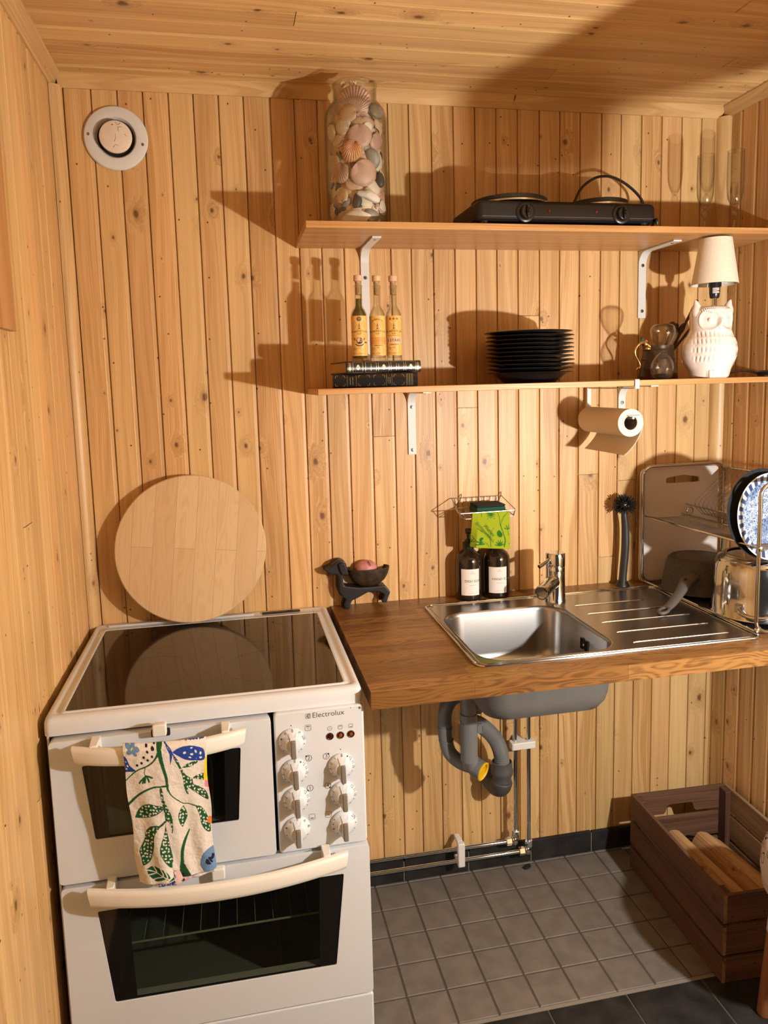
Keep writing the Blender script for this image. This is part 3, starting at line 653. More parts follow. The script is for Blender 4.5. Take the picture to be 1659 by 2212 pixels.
def knob(x, z, marks):
    k = part('control_knob', MB().lathe([(0,.0),(.0262,.0),(.0262,.003),(.0255,.0048),(.0215,.0075),(.0205,.0080),(.0150,.0185),(.0135,.0195),(0,.0198)], 44).tf(Matrix.Rotation(PI/2,4,'X')).move(x,-.5768,z).join(
        MB().loft([[(x-.0095,-.5800,z-.022),(x+.0095,-.5800,z-.022),(x+.0095,-.5800,z+.0215),(x-.0095,-.5800,z+.0215)],[(x-.0058,-.6030,z-.0215),(x+.0058,-.6030,z-.0215),(x+.0058,-.5980,z+.014),(x-.0058,-.5980,z+.014)]])), ENAMEL, st, bevel=.0008, smooth=40)
    part('grip', MB().loft([[(x-.0052,-.5985,z-.0245),(x+.0052,-.5985,z-.0245),(x+.0052,-.5985,z+.0115),(x-.0052,-.5985,z+.0115)],[(x-.0050,-.6075,z-.0245),(x+.0050,-.6075,z-.0245),(x+.0050,-.6035,z+.0105),(x-.0050,-.6035,z+.0105)]]), KNOBG, k, bevel=.0024, seg=3)
    m = MB()
    for ang, txt in marks:
        a = math.radians(90-ang); rr = .0233
        g = lettering(txt, .0072) if txt not in '.:#' else (disc2(.0011,8) if txt == '.' else (disc2(.0017,8) if txt == '#' else MB().join(ring2(.0016,.0022,8)).join(stroke([(-.0012,0),(.0012,0)],.0007))))
        q = Matrix.Rotation(-math.radians(ang), 4, 'Z'); g.tf(q)
        m.join(g.map(lambda p: (p.x+rr*math.cos(a), p.y+rr*math.sin(a), 0)))
    part('dial_marks', m.map(lambda p: (p.x+x, -.5768-.0048-.0007-(.0255-min(.0255,math.hypot(p.x,p.y)))*.68, p.y+z)), INK, k, smooth=0)
HP = [(0,'0'),(-36,'1'),(-66,'2'),(-95,'3'),(-120,'.'),(-145,'.'),(30,'#'),(47,'12'),(72,'11'),(96,'10'),(120,'.'),(145,'.')]
H2 = [q for q in HP if q[1] != '#']
OV = [(0,'0'),(-35,':'),(-68,'#'),(-100,'.'),(-130,'.'),(38,':'),(72,'250'),(105,'.'),(135,'.')]
knob(.4680, .7535, OV); knob(.4705, .6905, HP); knob(.4715, .6315, H2); knob(.4705, .5690, [(0,'0'),(-35,':'),(-70,'#'),(-110,'.'),(38,':'),(75,':'),(120,'.')])
knob(.5635, .6905, HP); knob(.5650, .6310, H2); knob(.5645, .5685, [(55,'275'),(90,'.'),(120,'.'),(-60,'.'),(-85,'.'),(-110,'#'),(-140,'.')])

# ------------------------------------------------------------------ printed tea towel over the upper oven handle
def inpoly(px, py, poly):
    poly = np.asarray(poly, float); x, y = poly[:,0], poly[:,1]; x2, y2 = np.roll(x,-1), np.roll(y,-1)
    r = np.zeros(px.shape, bool)
    for a, b, c, d in zip(x, y, x2, y2):
        if b == d: continue
        r ^= ((b > py) != (d > py)) & (px < (c-a)*(py-b)/(d-b)+a)
    return r
def near(px, py, pts, w):
    P = [np.array(p[:2], float) for p in smooth_curve([(q[0],q[1],0) for q in pts], 5)]
    W = np.interp(np.linspace(0,1,len(P)), np.linspace(0,1,len(w)), w) if isinstance(w,(list,tuple)) else [w]*len(P)
    r = np.zeros(px.shape, bool)
    for i in range(len(P)-1):
        a, d = P[i], P[i+1]-P[i]; L = max(d@d, 1e-9)
        t = np.clip(((px-a[0])*d[0]+(py-a[1])*d[1])/L, 0, 1)
        r |= np.hypot(px-a[0]-t*d[0], py-a[1]-t*d[1]) < (W[i]+(W[i+1]-W[i])*t)/2
    return r
def blob(pts, k=5):
    return [(p[0],p[1]) for p in smooth_curve([(*q,0) for q in pts+[pts[0]]], k)]
def specks(px, py, step, r, seed):
    g = np.random.default_rng(seed); ix, iy = np.floor(px/step).astype(int), np.floor(py/step).astype(int)
    best = np.full(px.shape, 1e9)
    J = g.random((64,64,3))
    for dx in (-1,0,1):
        for dy in (-1,0,1):
            cx, cy = ix+dx, iy+dy; j = J[cx % 64, cy % 64]
            ax, ay = (cx+.2+.6*j[...,0])*step, (cy+.2+.6*j[...,1])*step
            an = j[...,2]*6.28; ux, uy = px-ax, py-ay
            best = np.minimum(best, np.hypot((ux*np.cos(an)+uy*np.sin(an))/1.25, (-ux*np.sin(an)+uy*np.cos(an))/.85))
    return best < r
CLOTHC, GRN, BLU, SKY, NAVY, YEL, PNK, ORA = (.66,.635,.59), (.012,.085,.028), (.018,.055,.30), (.13,.24,.43), (.012,.015,.045), (.80,.60,.01), (.70,.25,.33), (.75,.20,.03)
NS, NT = 200, 380
ss, tt = np.meshgrid(np.linspace(0,1,NS+1), np.linspace(0,1,NT+1))
# pattern coordinates: a sheet 1413 x 2212 units, printed motif drawn in those units
ty = np.linspace(0,1,8)
xl = np.interp(tt, [0,.08,.25,.4,.58,.75,.9,1], [85,78,112,150,205,262,305,330]); xr = np.interp(tt, [0,.08,.25,.4,.58,.75,.9,1], [1195,1200,1225,1248,1290,1312,1330,1330])
yt = 240-140*ss; yb = np.interp(ss, [0,.25,.66,.86,1], [2050,2060,1970,1955,1840])
QX, QY = xl+(xr-xl)*ss, yt+(yb-yt)*tt
Cc = np.tile(np.array(CLOTHC), (NT+1,NS+1,1))
def pnt(mask, col): Cc[mask] = col
leafs = [[(230,1165),(262,1080),(330,1000),(420,960),(520,970),(620,985),(600,1040),(500,1110),(360,1160)],
 [(590,1240),(520,1370),(530,1540),(500,1700),(440,1770),(385,1790),(365,1700),(335,1590),(380,1450),(390,1340),(440,1270),(520,1240)],
 [(650,1190),(665,1270),(720,1430),(772,1640),(765,1798),(700,1760),(620,1620),(610,1520),(640,1350)],
 [(580,740),(610,740),(640,900),(690,1010),(735,1120),(760,1260),(755,1335),(735,1280),(715,1200),(650,1150),(620,1020),(590,860)],
 [(885,960),(935,1060),(940,1120),(900,1220),(882,1248),(835,1180),(815,1095),(840,1020)],
 [(1045,980),(1130,1000),(1210,1080),(1270,1170),(1285,1290),(1220,1300),(1150,1230),(1110,1110)],
 [(735,300),(800,360),(850,450),(930,560),(1020,620),(1040,690),(1130,730),(1200,770),(1225,880),(1120,850),(1030,780),(960,730),(965,815),(935,800),(905,700),(885,580),(830,470),(760,370)],
 [(870,465),(950,410),(1080,385),(1050,430),(950,465)],[(1010,615),(1090,570),(1190,540),(1185,625),(1100,625)]]
for i, l in enumerate(leafs):
    m = inpoly(QX, QY, blob(l)); pnt(m, GRN)
    l2 = np.array(blob(l)); c = l2.mean(0); inner = inpoly(QX, QY, c+(l2-c)*.9)
    pnt(m & inner & specks(QX+i*37, QY, 46, 12.5, 3+i), CLOTHC)
for pts, w in (([(590,190),(560,260),(470,400),(380,470),(250,535),(110,670)],[40,34,22,20,18,16]),([(560,200),(565,330),(610,470),(660,590),(680,690),(690,760)],[60,58,44,40,36,20]),
 ([(690,700),(600,715),(480,740),(320,830),(150,985)],[26,24,24,28,36]),([(690,740),(740,830),(870,930),(960,945),(1060,985)],[24,14,14,13,18]),
 ([(985,1300),(935,1430),(905,1560),(895,1700),(890,1800)],[20,40,42,42,70]),([(640,1180),(600,1225),(560,1250)],[24,30,20]),([(640,1020),(655,1190)],[18,14]),([(365,480),(360,560),(380,590)],[12,10,14])):
    pnt(near(QX, QY, pts, w), GRN)
pnt(inpoly(QX, QY, [(890,1720),(930,1760),(1000,1960),(700,2020),(840,1880)]), GRN)
for a in ((300,690),(345,690),(375,680),(430,665),(470,610)): pnt(near(QX, QY, [(385,590),((385+a[0])/2+(6 if a[0]>380 else -4),(590+a[1])/2),a], [16,26,24]), GRN)
for l, c in (([(730,270),(820,215),(950,185),(1080,200),(1160,240),(1175,360),(1060,380),(920,365),(800,310)],BLU),([(640,175),(700,240),(730,290),(712,415),(700,415),(690,290)],BLU),([(60,340),(110,380),(160,480),(240,535),(150,555),(60,540)],BLU)):
    m = inpoly(QX, QY, blob(l)); pnt(m, c)
m = inpoly(QX, QY, blob([(830,225),(950,205),(1100,215),(1150,300),(1130,345),(1000,350),(870,300)])); pnt(m & specks(QX, QY, 78, 17, 9), CLOTHC)
m = (inpoly(QX, QY, blob([(790,150),(880,110),(1150,70),(1160,115),(1000,135)]))); pnt(m, BLU); pnt(m & specks(QX, QY, 40, 11, 4), CLOTHC)
pnt(inpoly(QX, QY, [(60,400),(110,430),(160,520),(70,530)]) & specks(QX, QY, 46, 12, 2), CLOTHC)
pnt(near(QX, QY, [(640,175),(700,220),(740,300),(800,370)], [16,18,16,14]), BLU)
for k in range(5):
    a = math.radians(-90+72*k+10); pnt(near(QX, QY, [(205,275),(205+62*math.cos(a),275+48*math.sin(a)),(205+84*math.cos(a),275+60*math.sin(a))], [56,52,36]), SKY)
pnt(near(QX, QY, [(195,278),(213,262)], 12), YEL)
for x, y, r in ((500,188,15),(398,222,17),(478,240,23),(404,280,18),(345,353,18),(458,335,17),(397,385,17),(315,428,18),(256,462,18)): pnt(np.hypot(QX-x,QY-y) < r, NAVY)
pnt((QX > 1180) & (QY > 330) & (QY < 625), YEL); pnt((QX > 1190) & (QY > 625) & (QY < 715), PNK); pnt(inpoly(QX, QY, [(1225,1150),(1250,1095),(1300,1090),(1300,1190),(1235,1190)]), ORA)
m = inpoly(QX, QY, blob([(1330,1460),(1240,1540),(1160,1660),(1125,1790),(1150,1890),(1190,1955),(1330,1880)])); pnt(m, SKY)
for q in ([(1225,1700),(1215,1750),(1250,1745),(1225,1700)],[(1250,1665),(1275,1700)],[(1265,1660),(1290,1640),(1300,1600)]): pnt(near(QX, QY, q, 34), NAVY)
m = inpoly(QX, QY, blob([(430,1840),(500,1800),(600,1810),(680,1850),(720,1930),(715,1975),(640,1990),(560,2025),(510,1985),(450,1920)])); pnt(m, GRN)
for q in ([(430,1850),(560,1885),(710,1975)],[(520,1800),(560,1885),(450,1920)],[(610,1810),(640,1925),(510,1990)],[(660,1830),(690,1950),(600,2020)]): pnt(near(QX, QY, q, 15), CLOTHC)
pnt((QY > 1955) & (QX > 1000) & (QX < 1180), BLU); pnt(inpoly(QX, QY, [(815,1920),(900,1905),(920,1970),(830,1990)]), NAVY)
def towel_pos(s, t):
    X = .1615+(.0111)*t + s*(.1442-.006*t); z = .8145-.004*s - t*(.275+.003*math.sin(3*s))
    if t > .9: z += .011*s*(t-.9)*10
    # over the bar, then down in front of it
    bar = -.606-.034*(1-((X-.224)/.1535)**2)
    d = .8145-z
    y = bar-.0105 + (.0105*(1-min(1,d/.012))**2)*1.2
    w = max(0,(t-.08))
    y += .0035*math.sin(9*s+2.5*t)*w*1.4+.0022*math.sin(23*s-5*t+1)*w + .018*w - .006*math.sin(PI*s)*w
    return (X+.0015*math.sin(14*t+s), y-.0005, z)
tw = MB().grid(lambda a,b: towel_pos(a,b), NS, NT); tw.col = np.concatenate([Cc.reshape(-1,3), np.ones(((NS+1)*(NT+1),1))], 1)
tea = thing('tea_towel', 'cream tea towel with green leaf print hanging over the upper oven handle', 'towel', (.235,-.64,.80))
TWM = painted('printed_cotton', .9, .2)
_nt = TWM.node_tree; _tc = nd(_nt,'ShaderNodeTexCoord').outputs['Object']
_n = mth(_nt,'ADD', noise(_nt,_tc,38,3,.6), mth(_nt,'MULTIPLY', noise(_nt,_tc,110,2), .35))
_nt.links.new(nd(_nt,'ShaderNodeBump',{'Strength':.55,'Distance':.006,'Height':_n}).outputs[0], _nt.nodes['Principled BSDF'].inputs['Normal'])
o = part('front_layer', tw, TWM, tea, weld=False); sm = o.modifiers.new('thickness','SOLIDIFY'); sm.thickness = .0012; sm.offset = 1
tb = MB().grid(lambda s,t: (lambda p: (p[0]+.012*t+.004, p[1]+.0045-(.002 if t < .05 else 0), p[2]-.013*t*(1-.6*s)))(towel_pos(s*.86,t)) if t > .04 else towel_pos(s*.9, t), 60, 120)
q = np.array([(v[0],v[2]) for v in tb.v]); cb = np.tile(np.array(CLOTHC), (len(q),1))
mm = (q[:,1] < .56)
cb[mm & (np.abs(q[:,0]-.222) < .016)] = BLU; cb[mm & (np.abs(q[:,0]-.222) < .016) & specks(q[:,0]*1e4, q[:,1]*1e4, 34, 10, 3)] = CLOTHC
cb[mm & (np.abs(q[:,0]-.246) < .007)] = (.62,.42,.38); cb[mm & (np.abs(q[:,0]-.259) < .004)] = PNK; cb[mm & (np.hypot(q[:,0]-.252, (q[:,1]-.535)*1.2) < .003)] = NAVY
tb.col = np.concatenate([cb, np.ones((len(cb),1))], 1)
o = part('back_layer', tb, TWM, tea, weld=False); sm = o.modifiers.new('thickness','SOLIDIFY'); sm.thickness = .0011; sm.offset = -1

# ------------------------------------------------------------------ round board, vent
ang = math.atan2(.052, .375)
rb = MB().lathe([(0,-.009),(.186,-.009),(.1885,-.0065),(.1885,.0065),(.186,.009),(0,.009)], 96).tf(Matrix.Rotation(PI/2,4,'X'))
solo('round_board', rb, MAPLE, (.2655, -.0455, 1.0375), 'large round pale wooden board leaning on the wall behind the hob', 'board', rot=(-ang, math.radians(6), 0), smooth=30)

vt = thing('air_vent', 'round white air vent with cracked paint near the ceiling corner', 'vent', (.1415, 0, 2.0515))
RX = Matrix.Rotation(PI/2, 4, 'X')
def wall_lathe(prof, n, x, z): return MB().lathe(prof, n).tf(RX).move(x, 0, z)
part('flange', wall_lathe([(.030,.0005),(.0745,.0005),(.0748,.004),(.072,.0075),(.066,.009),(.053,.0115),(.048,.0105),(.0445,.006),(.043,.001),(.043,.0006)], 64, .1415, 2.0515), WHITE, vt)
part('throat', wall_lathe([(.0,.0008),(.0432,.0008),(.0432,.0015),(0,.0015)], 48, .1415, 2.0515), GAP, vt)
part('valve_stem', wall_lathe([(0,.001),(.007,.001),(.007,.02),(0,.02)], 16, .1430, 2.0485), GAP, vt)
va = part('valve_disc', wall_lathe([(0,.018),(.030,.018),(.0372,.0215),(.038,.025),(.0368,.028),(.030,.0305),(0,.0312)], 56, .1435, 2.0480), simple('old_cream_paint', (.74,.66,.55), .5, mottle=.06, mscale=60), vt)
cr = MB()
for pts in ([(.0,.006),(.001,-.001),(-.001,-.008),(-.0025,-.012)],[(.008,.021),(.007,.014),(.009,.012)],[(.008,.020),(.012,.022),(.016,.021)],[(.002,.032),(.006,.027),(.011,.027),(.013,.031)],[(-.006,-.026),(-.002,-.021),(.001,-.019),(.006,-.022)],[(.022,.006),(.024,.002),(.026,.001)]):
    cr.join(MB().tube([(.1435+a, -.0312+.0000, 2.048+b) for a,b in pts], .00035, 4))
cr.box(.1365,.1405,-.0316,-.0308,2.0735,2.0748)
part('paint_cracks', cr, simple('crack_line', (.12,.07,.035), .9), va, smooth=0)
for x, z in ((.0795,2.0575),(.2030,2.0375)):
    part('screw', wall_lathe([(0,.0078),(.0042,.0078),(.0036,.0100),(0,.0106)], 16, x, z), STEEL, vt)

# ------------------------------------------------------------------ dog-shaped bowl stand, coconut bowl
DY = -.020
def dg(zx, zy):  # side outline drawn in a 1659-unit frame
    return (.6076+(zx-140)*.0001362, .8435+(1190-zy)*.0001385-.000)
sil = [(140,385),(165,372),(250,350),(310,310),(335,270),(380,240),(450,228),(520,248),(560,300),(575,380),(560,470),(500,520),(492,600),(495,690),(520,745),(640,770),(800,800),(1000,812),(1200,800),(1330,800),(1370,840),(1440,940),(1420,985),(1385,1060),(1375,1110),(1365,1140),(1270,1140),(1262,1085),(1300,1040),(1310,985),(1270,950),(1200,915),(1100,900),(980,905),(880,955),(760,1010),(660,1045),(630,1100),(620,1180),(600,1205),(510,1205),(498,1150),(520,1080),(540,1020),(470,970),(425,880),(405,800),(408,690),(405,600),(385,525),(340,500),(260,495),(200,470),(160,425)]
P2 = [dg(*q) for q in sil]
dog = MB().prism(P2, 'y', DY-.020, DY-.004)
trunk = [(405,800),(408,690),(405,600),(385,525),(260,495),(160,425),(140,385),(250,350),(335,270),(450,228),(540,270),(572,380),(540,500),(492,600),(495,690),(520,745),(800,800),(1200,800),(1340,800),(1420,900),(1320,960),(1200,915),(980,905),(700,1030),(540,1020),(425,880)]
dog.join(MB().prism([dg(*q) for q in trunk], 'y', DY-.018, DY+.020))
dog.join(MB().prism(P2, 'y', DY+.004, DY+.020).move(-.004,0,0))
o = solo('dog_figurine', dog, BLACKM, (.715, DY, CZ), 'matt black dachshund figurine carrying a bowl on the worktop', 'figurine', smooth=0)
rm = o.modifiers.new('remesh','REMESH'); rm.mode = 'VOXEL'; rm.voxel_size = .0016; rm.use_smooth_shade = True
so_ = o.modifiers.new('soften','SMOOTH'); so_.iterations = 5; so_.factor = .5
ear = [dg(*q) for q in ((395,290),(470,265),(540,290),(575,400),(605,510),(560,525),(470,515),(430,440),(410,360))]
part('ear', MB().prism(ear, 'y', DY-.0265, DY-.018), BLACKM, o, bevel=.003, seg=3)
part('ear', MB().prism(ear, 'y', DY+.018, DY+.026), BLACKM, o, bevel=.003, seg=3)
cb_ = thing('coconut_bowl', 'dark speckled coconut shell bowl on the back of the black dog', 'bowl', (.7265, DY, .895))
prof = [(.0,.0),(.018,.0015),(.033,.008),(.046,.019),(.0545,.033),(.0592,.049),(.0600,.0535),(.0578,.0535),(.0565,.049),(.052,.034),(.044,.021),(.031,.011),(.0,.004)]
m, nt, b = newmat('coconut_shell'); tc = nd(nt,'ShaderNodeTexCoord').outputs['Object']
n = noise(nt, tc, 240, 3, .7); n2 = noise(nt, tc, 60, 2)
c = mixc(nt, sstep(nt,n2,.4,.7), (.022,.016,.012), (.05,.03,.018)); c = mixc(nt, sstep(nt,n,.66,.74), c, (.30,.27,.23)); nt.links.new(c, b.inputs['Base Color']); b.inputs['Roughness'].default_value = .45
part('shell', MB().lathe(prof, 56, (.7275,DY,.8945), sx=1.0, sy=.62), m, cb_)
pk = MB().sphere((.7225,DY+.004,.9435), .031, 28, 18, (1,.8,.78))
pk.v = [(x, y, z-.003*math.exp(-((x-.7305)/.0022)**2)*(z > .955)) for x,y,z in pk.v]
po = solo('soap_ball', pk, simple('rose_soap', (.50,.21,.20), .5, mottle=.2, mscale=70), (.7225,DY,.9445), 'rose pink soap ball lying in the coconut bowl', 'soap')
part('seam', MB().tube([(.7265,DY-.009,.9665),(.7285,DY-.014,.9637),(.7297,DY-.0185,.960),(.7325,DY-.0205,.956)], .0011, 6), simple('dark_rose', (.16,.05,.06), .6), po)

# ------------------------------------------------------------------ soap bottles
AMB = simple('dark_amber_plastic', (.016,.010,.006), .12, coat=.3)
LABEL = simple('white_label', (.72,.68,.65), .45)
def soap(label, x, y, word, small, facing):
    t = thing('soap_bottle', label, 'soap bottle', (x, y, CZ), 'soap dispensers by the sink')
    part('bottle', MB().lathe([(0,0),(.031,0),(.0355,.004),(.0370,.010),(.0370,.106),(.0350,.119),(.0295,.128),(.0195,.136),(.0150,.141),(.0145,.149),(0,.149)], 48, (x,y,CZ+.0003)), AMB, t)
    part('collar', MB().lathe([(0,.0),(.0152,.0),(.0158,.002),(.0158,.017),(.0145,.0185),(.011,.019),(.0075,.026),(0,.026)], 32, (x,y,CZ+.1425)), BLACK, t)
    hd = Vector((math.cos(facing+.35), math.sin(facing+.35), 0)); p = Vector((x,y,CZ))
    part('pump', MB().lathe([(0,0),(.0045,0),(.0045,.016),(.0075,.0175),(.0085,.028),(.0080,.0315),(0,.0322)], 22, (x,y,CZ+.167)).tube([p+Vector((0,0,.194)), p+hd*.016+Vector((0,0,.1945)), p+hd*.031+Vector((0,0,.192)), p+hd*.036+Vector((0,0,.187))], [.0062,.0055,.0045,.0038], 12), BLACK, t)
    W = .0265*2; lab = MB().grid(lambda a,b: ((a-.5)*W, (b-.5)*.0735, 0), 28, 2)
    lo_ = part('label', wrap(lab, x, y, .0374, facing, CZ+.0555), LABEL, t)
    g = MB().join(lettering(word, .0098, 'LEFT', 1.05).move(-.0165,.003,0)).join(stroke([(-.008,-.0045),(.02,-.0045)], .0003)).join(faint(.020,.0011,3).move(.006,-.008,0)).join(faint(.006,.0014,5).move(.006,.0295,0)).join(faint(.0145,.0012,7).move(.006,.0252,0)).join(faint(.024,.0008,9).move(.006,-.0305,0))
    part('label_print', wrap(g, x, y, .0377, facing, CZ+.0555), INK, lo_, smooth=0)
fc = math.radians(-113)
soap('brown pump bottle with white dish soap label', 1.0085, -.0390, 'DISH SOAP', '', math.radians(-100))
soap('brown pump bottle with white hand soap label behind green cloth', 1.0905, -.0385, 'HAND SOAP', '', math.radians(-104))

# ------------------------------------------------------------------ wire soap basket, sponge, cloth
wr = thing('wire_basket', 'small steel wire basket on the wall above the soap bottles', 'basket', (1.05, 0, 1.10))
bk = MB(); r = .0013
bk.tube([(.972,-.008,1.1215),(1.118,-.008,1.1215)], r, 8)
topf = [(.972,-.008,1.1215),(.9615,-.10,1.0985),(.9645,-.112,1.0965),(1.1155,-.112,1.0975),(1.1205,-.105,1.0985),(1.118,-.008,1.1215)]
bk.tube(topf, r, 8); low = [(.979,-.010,1.094),(.974,-.092,1.0835),(.981,-.104,1.0795),(1.114,-.104,1.0805),(1.1185,-.098,1.0815),(1.112,-.010,1.094)]
bk.tube(low, r, 8); bk.tube([(.979,-.010,1.094),(1.112,-.010,1.094)], r, 8)
for k in range(8):
    x = .985+k*.0172; bk.tube([(x,-.008,1.1225),(x,-.0085,1.099),(x+.0005,-.013,1.0935),(x-.001,-.06,1.087),(x-.002,-.104,1.080)], .0010, 6)
bk.tube([(.965,-.104,1.0968),(.9765,-.099,1.0805)], r, 8); bk.tube([(1.1195,-.106,1.0975),(1.1175,-.100,1.0807)], r, 8)
part('wires', bk, WIRE, wr)
hk = MB()
for x in (.995, 1.112): hk.tube([(x-.006,-.014,1.108),(x+.0035,-.0095,1.1225),(x+.007,-.003,1.132)], .0011, 6)
part('hooks', hk, WIRE, wr)
spg = solo('sponge', MB().box(1.016,1.098,-.094,-.030,1.0865,1.106).box(1.016,1.098,-.094,-.030,1.1063,1.1125,1), [simple('green_foam', (.012,.075,.045), .95, mottle=.3, mscale=300), simple('dark_scourer', (.012,.020,.016), .95, mottle=.4, mscale=300)], (1.057,-.062,1.0865), 'dark green scouring sponge lying in the wire basket', 'sponge', bevel=.003)
NX, NY = 120, 110
def cloth_pos(s, t):
    d = t*.104; x = .9985+s*.104; front = -.1085
    if d < .012: a = d/.012*PI*.5; y = front+.004-.0055*math.sin(a)+ .004*(1-math.sin(a)); z = 1.0965+.0025*math.cos(a)-.002
    else: y = front-.0018; z = 1.0945-(d-.012)
    k = max(0, t-.1)
    if s < .16: y += (.16-s)*.12*k; x += (.16-s)*.035*k-.006*k
    y += .0018*math.sin(5*s+1)*k - .004*k
    z -= .011*s*k
    return (x-.004*k*(1-s), y, z)
sv, tv = np.meshgrid(np.linspace(0,1,NX+1), np.linspace(0,1,NY+1)); U, V = 470+sv*740, 480+tv*650
LIM, DGR = (.27,.35,.018), (.025,.13,.02)
C2 = np.tile(np.array(LIM), (NY+1,NX+1,1))
def p2(mk_): C2[mk_] = DGR
for pts, w in (([(960,540),(1000,640),(1020,760),(1080,900),(1110,1000),(1090,1090)],[8,10,14,16,20,26]),([(1190,550),(1090,630),(1040,720),(1025,790)],[6,10,10,8]),([(580,800),(640,850),(740,890),(810,960),(830,1110)],[10,10,10,12,14]),([(890,800),(835,870),(815,960)],[6,8,8]),([(660,530),(645,580),(655,620)],[8,10,6]),([(480,930),(560,1000),(610,1040)],[10,12,10]),([(700,1030),(760,1060),(800,1110)],[6,8,8]),([(1160,820),(1185,920)],[8,8])):
    p2(near(U, V, pts, w))
for c, L_, a0, a1, n_, w in (((830,560),95,20,170,7,18),((1000,1085),95,190,340,6,22),((640,1075),80,180,350,5,22),((1165,830),85,200,330,4,16),((500,1040),70,160,340,5,14)):
    for k in range(n_):
        a = math.radians(a0+(a1-a0)*k/(n_-1)); p2(near(U, V, [c,(c[0]+L_*.5*math.cos(a),c[1]+L_*.5*math.sin(a)),(c[0]+L_*math.cos(a),c[1]+L_*math.sin(a))], [w*.4,w,w*.3]))
p2(inpoly(U, V, blob([(945,870),(990,835),(1025,860),(1060,900),(1045,940),(1000,950),(955,920)]))); p2(inpoly(U, V, blob([(610,980),(650,955),(690,965),(660,1010),(660,1060),(620,1080)])))
for x, y in ((850,1010),(880,1000),(870,1025),(760,1060),(700,1055),(900,650),(770,655),(1185,1050)): p2(np.hypot(U-x, V-y) < 9)
cl_ = MB().grid(cloth_pos, NX, NY); cl_.col = np.concatenate([C2.reshape(-1,3), np.ones(((NX+1)*(NY+1),1))], 1)
o = solo('dish_cloth', cl_, painted('printed_sponge_cloth', .95, .1), (1.05,-.11,1.05), 'lime green dish cloth with leaf print hanging from the wire basket', 'cloth', weld=False)
sm = o.modifiers.new('thickness','SOLIDIFY'); sm.thickness = .0014; sm.offset = -1
wt_ = MB().join(lettering('Wettex', .0125).move(.0075,.0035,0)).join(lettering('biodegradable', .0115).move(.0,-.0075,0)).tf(Matrix.Rotation(math.radians(-50),4,'Z'))
part('cloth_print', wt_.map(lambda p: (1.0365+p.x, -.1152+.0012*(1.06-(1.0505+p.y))*-20*.02-.0016*((1.075-(1.0505+p.y))/.08), 1.0505+p.y)), simple('green_print', DGR, .9), o, smooth=0)
wt2 = lettering('biodegradable', .0095).tf(Matrix.Rotation(math.radians(-62),4,'Z'))

# ------------------------------------------------------------------ washing-up brush
br = thing('dish_brush', 'black washing-up brush standing upright beside the dish rack', 'brush', (1.478, -.044, CZ))
BX, BY = 1.478, -.044
hp_ = smooth_curve([(BX-.004,BY,CZ+.004),(BX-.003,BY,CZ+.03),(BX+.002,BY-.002,CZ+.11),(BX+.0025,BY,CZ+.17),(BX-.001,BY,CZ+.205),(BX-.003,BY,CZ+.222)], 6)
rr_ = list(np.interp(np.linspace(0,1,len(hp_)), [0,.06,.2,.45,.7,.9,1], [.0175,.0145,.0128,.0132,.0115,.009,.009]))
part('handle', MB().tube(hp_, rr_, 20, flat=.8), simple('charcoal_rubber', (.022,.023,.025), .5), br)
part('suction_foot', MB().lathe([(0,0),(.020,0),(.0195,.002),(.0165,.008),(.014,.014),(0,.014)], 28, (BX-.004,BY,CZ+.0003)), BLACKM, br)
hc_ = Vector((BX-.003, BY-.003, CZ+.238))
part('head', MB().sphere(hc_, .0165, 20, 14, (1,.8,1)), BLACK, br)
bs = MB(); g_ = np.random.default_rng(4)
for k in range(150):
    zc = 1-2*(k+.5)/150; a = k*2.39996; d = Vector((math.sqrt(1-zc*zc)*math.cos(a), math.sqrt(1-zc*zc)*math.sin(a), zc))
    if d.z < -.72: continue
    p0 = hc_+Vector((d.x*.013,d.y*.011,d.z*.013)); p1 = hc_+Vector((d.x*.034,d.y*.026,d.z*.033))*(1+.06*g_.standard_normal())
    bs.tube([p0,p1], [.0017,.0014], 5)
part('bristles', bs, BLACK, br)

# ------------------------------------------------------------------ jar of seashells
JX, JY, JZ = .7075, -.140, S1
jar = thing('glass_jar', 'tall clear glass jar filled with seashells on the upper shelf', 'jar', (JX, JY, JZ))
out = [(0,0),(.068,0),(.0735,.003),(.0755,.010),(.0755,.245),(.0750,.258),(.0715,.272),(.0645,.284),(.0565,.2925),(.0525,.2985),(.0515,.304),(.0515,.327),(.0535,.3315),(.0535,.335),(.0515,.3365)]
inn = [(.0490,.3355),(.0485,.330),(.0485,.303),(.0500,.2965),(.0545,.2895),(.0625,.2815),(.0695,.2700),(.0725,.257),(.0728,.245),(.0728,.012),(.068,.006),(0,.006)]
part('glass', MB().lathe(out+inn, 72, (JX,JY,JZ+.0002), cap=False), CLEAR, jar)

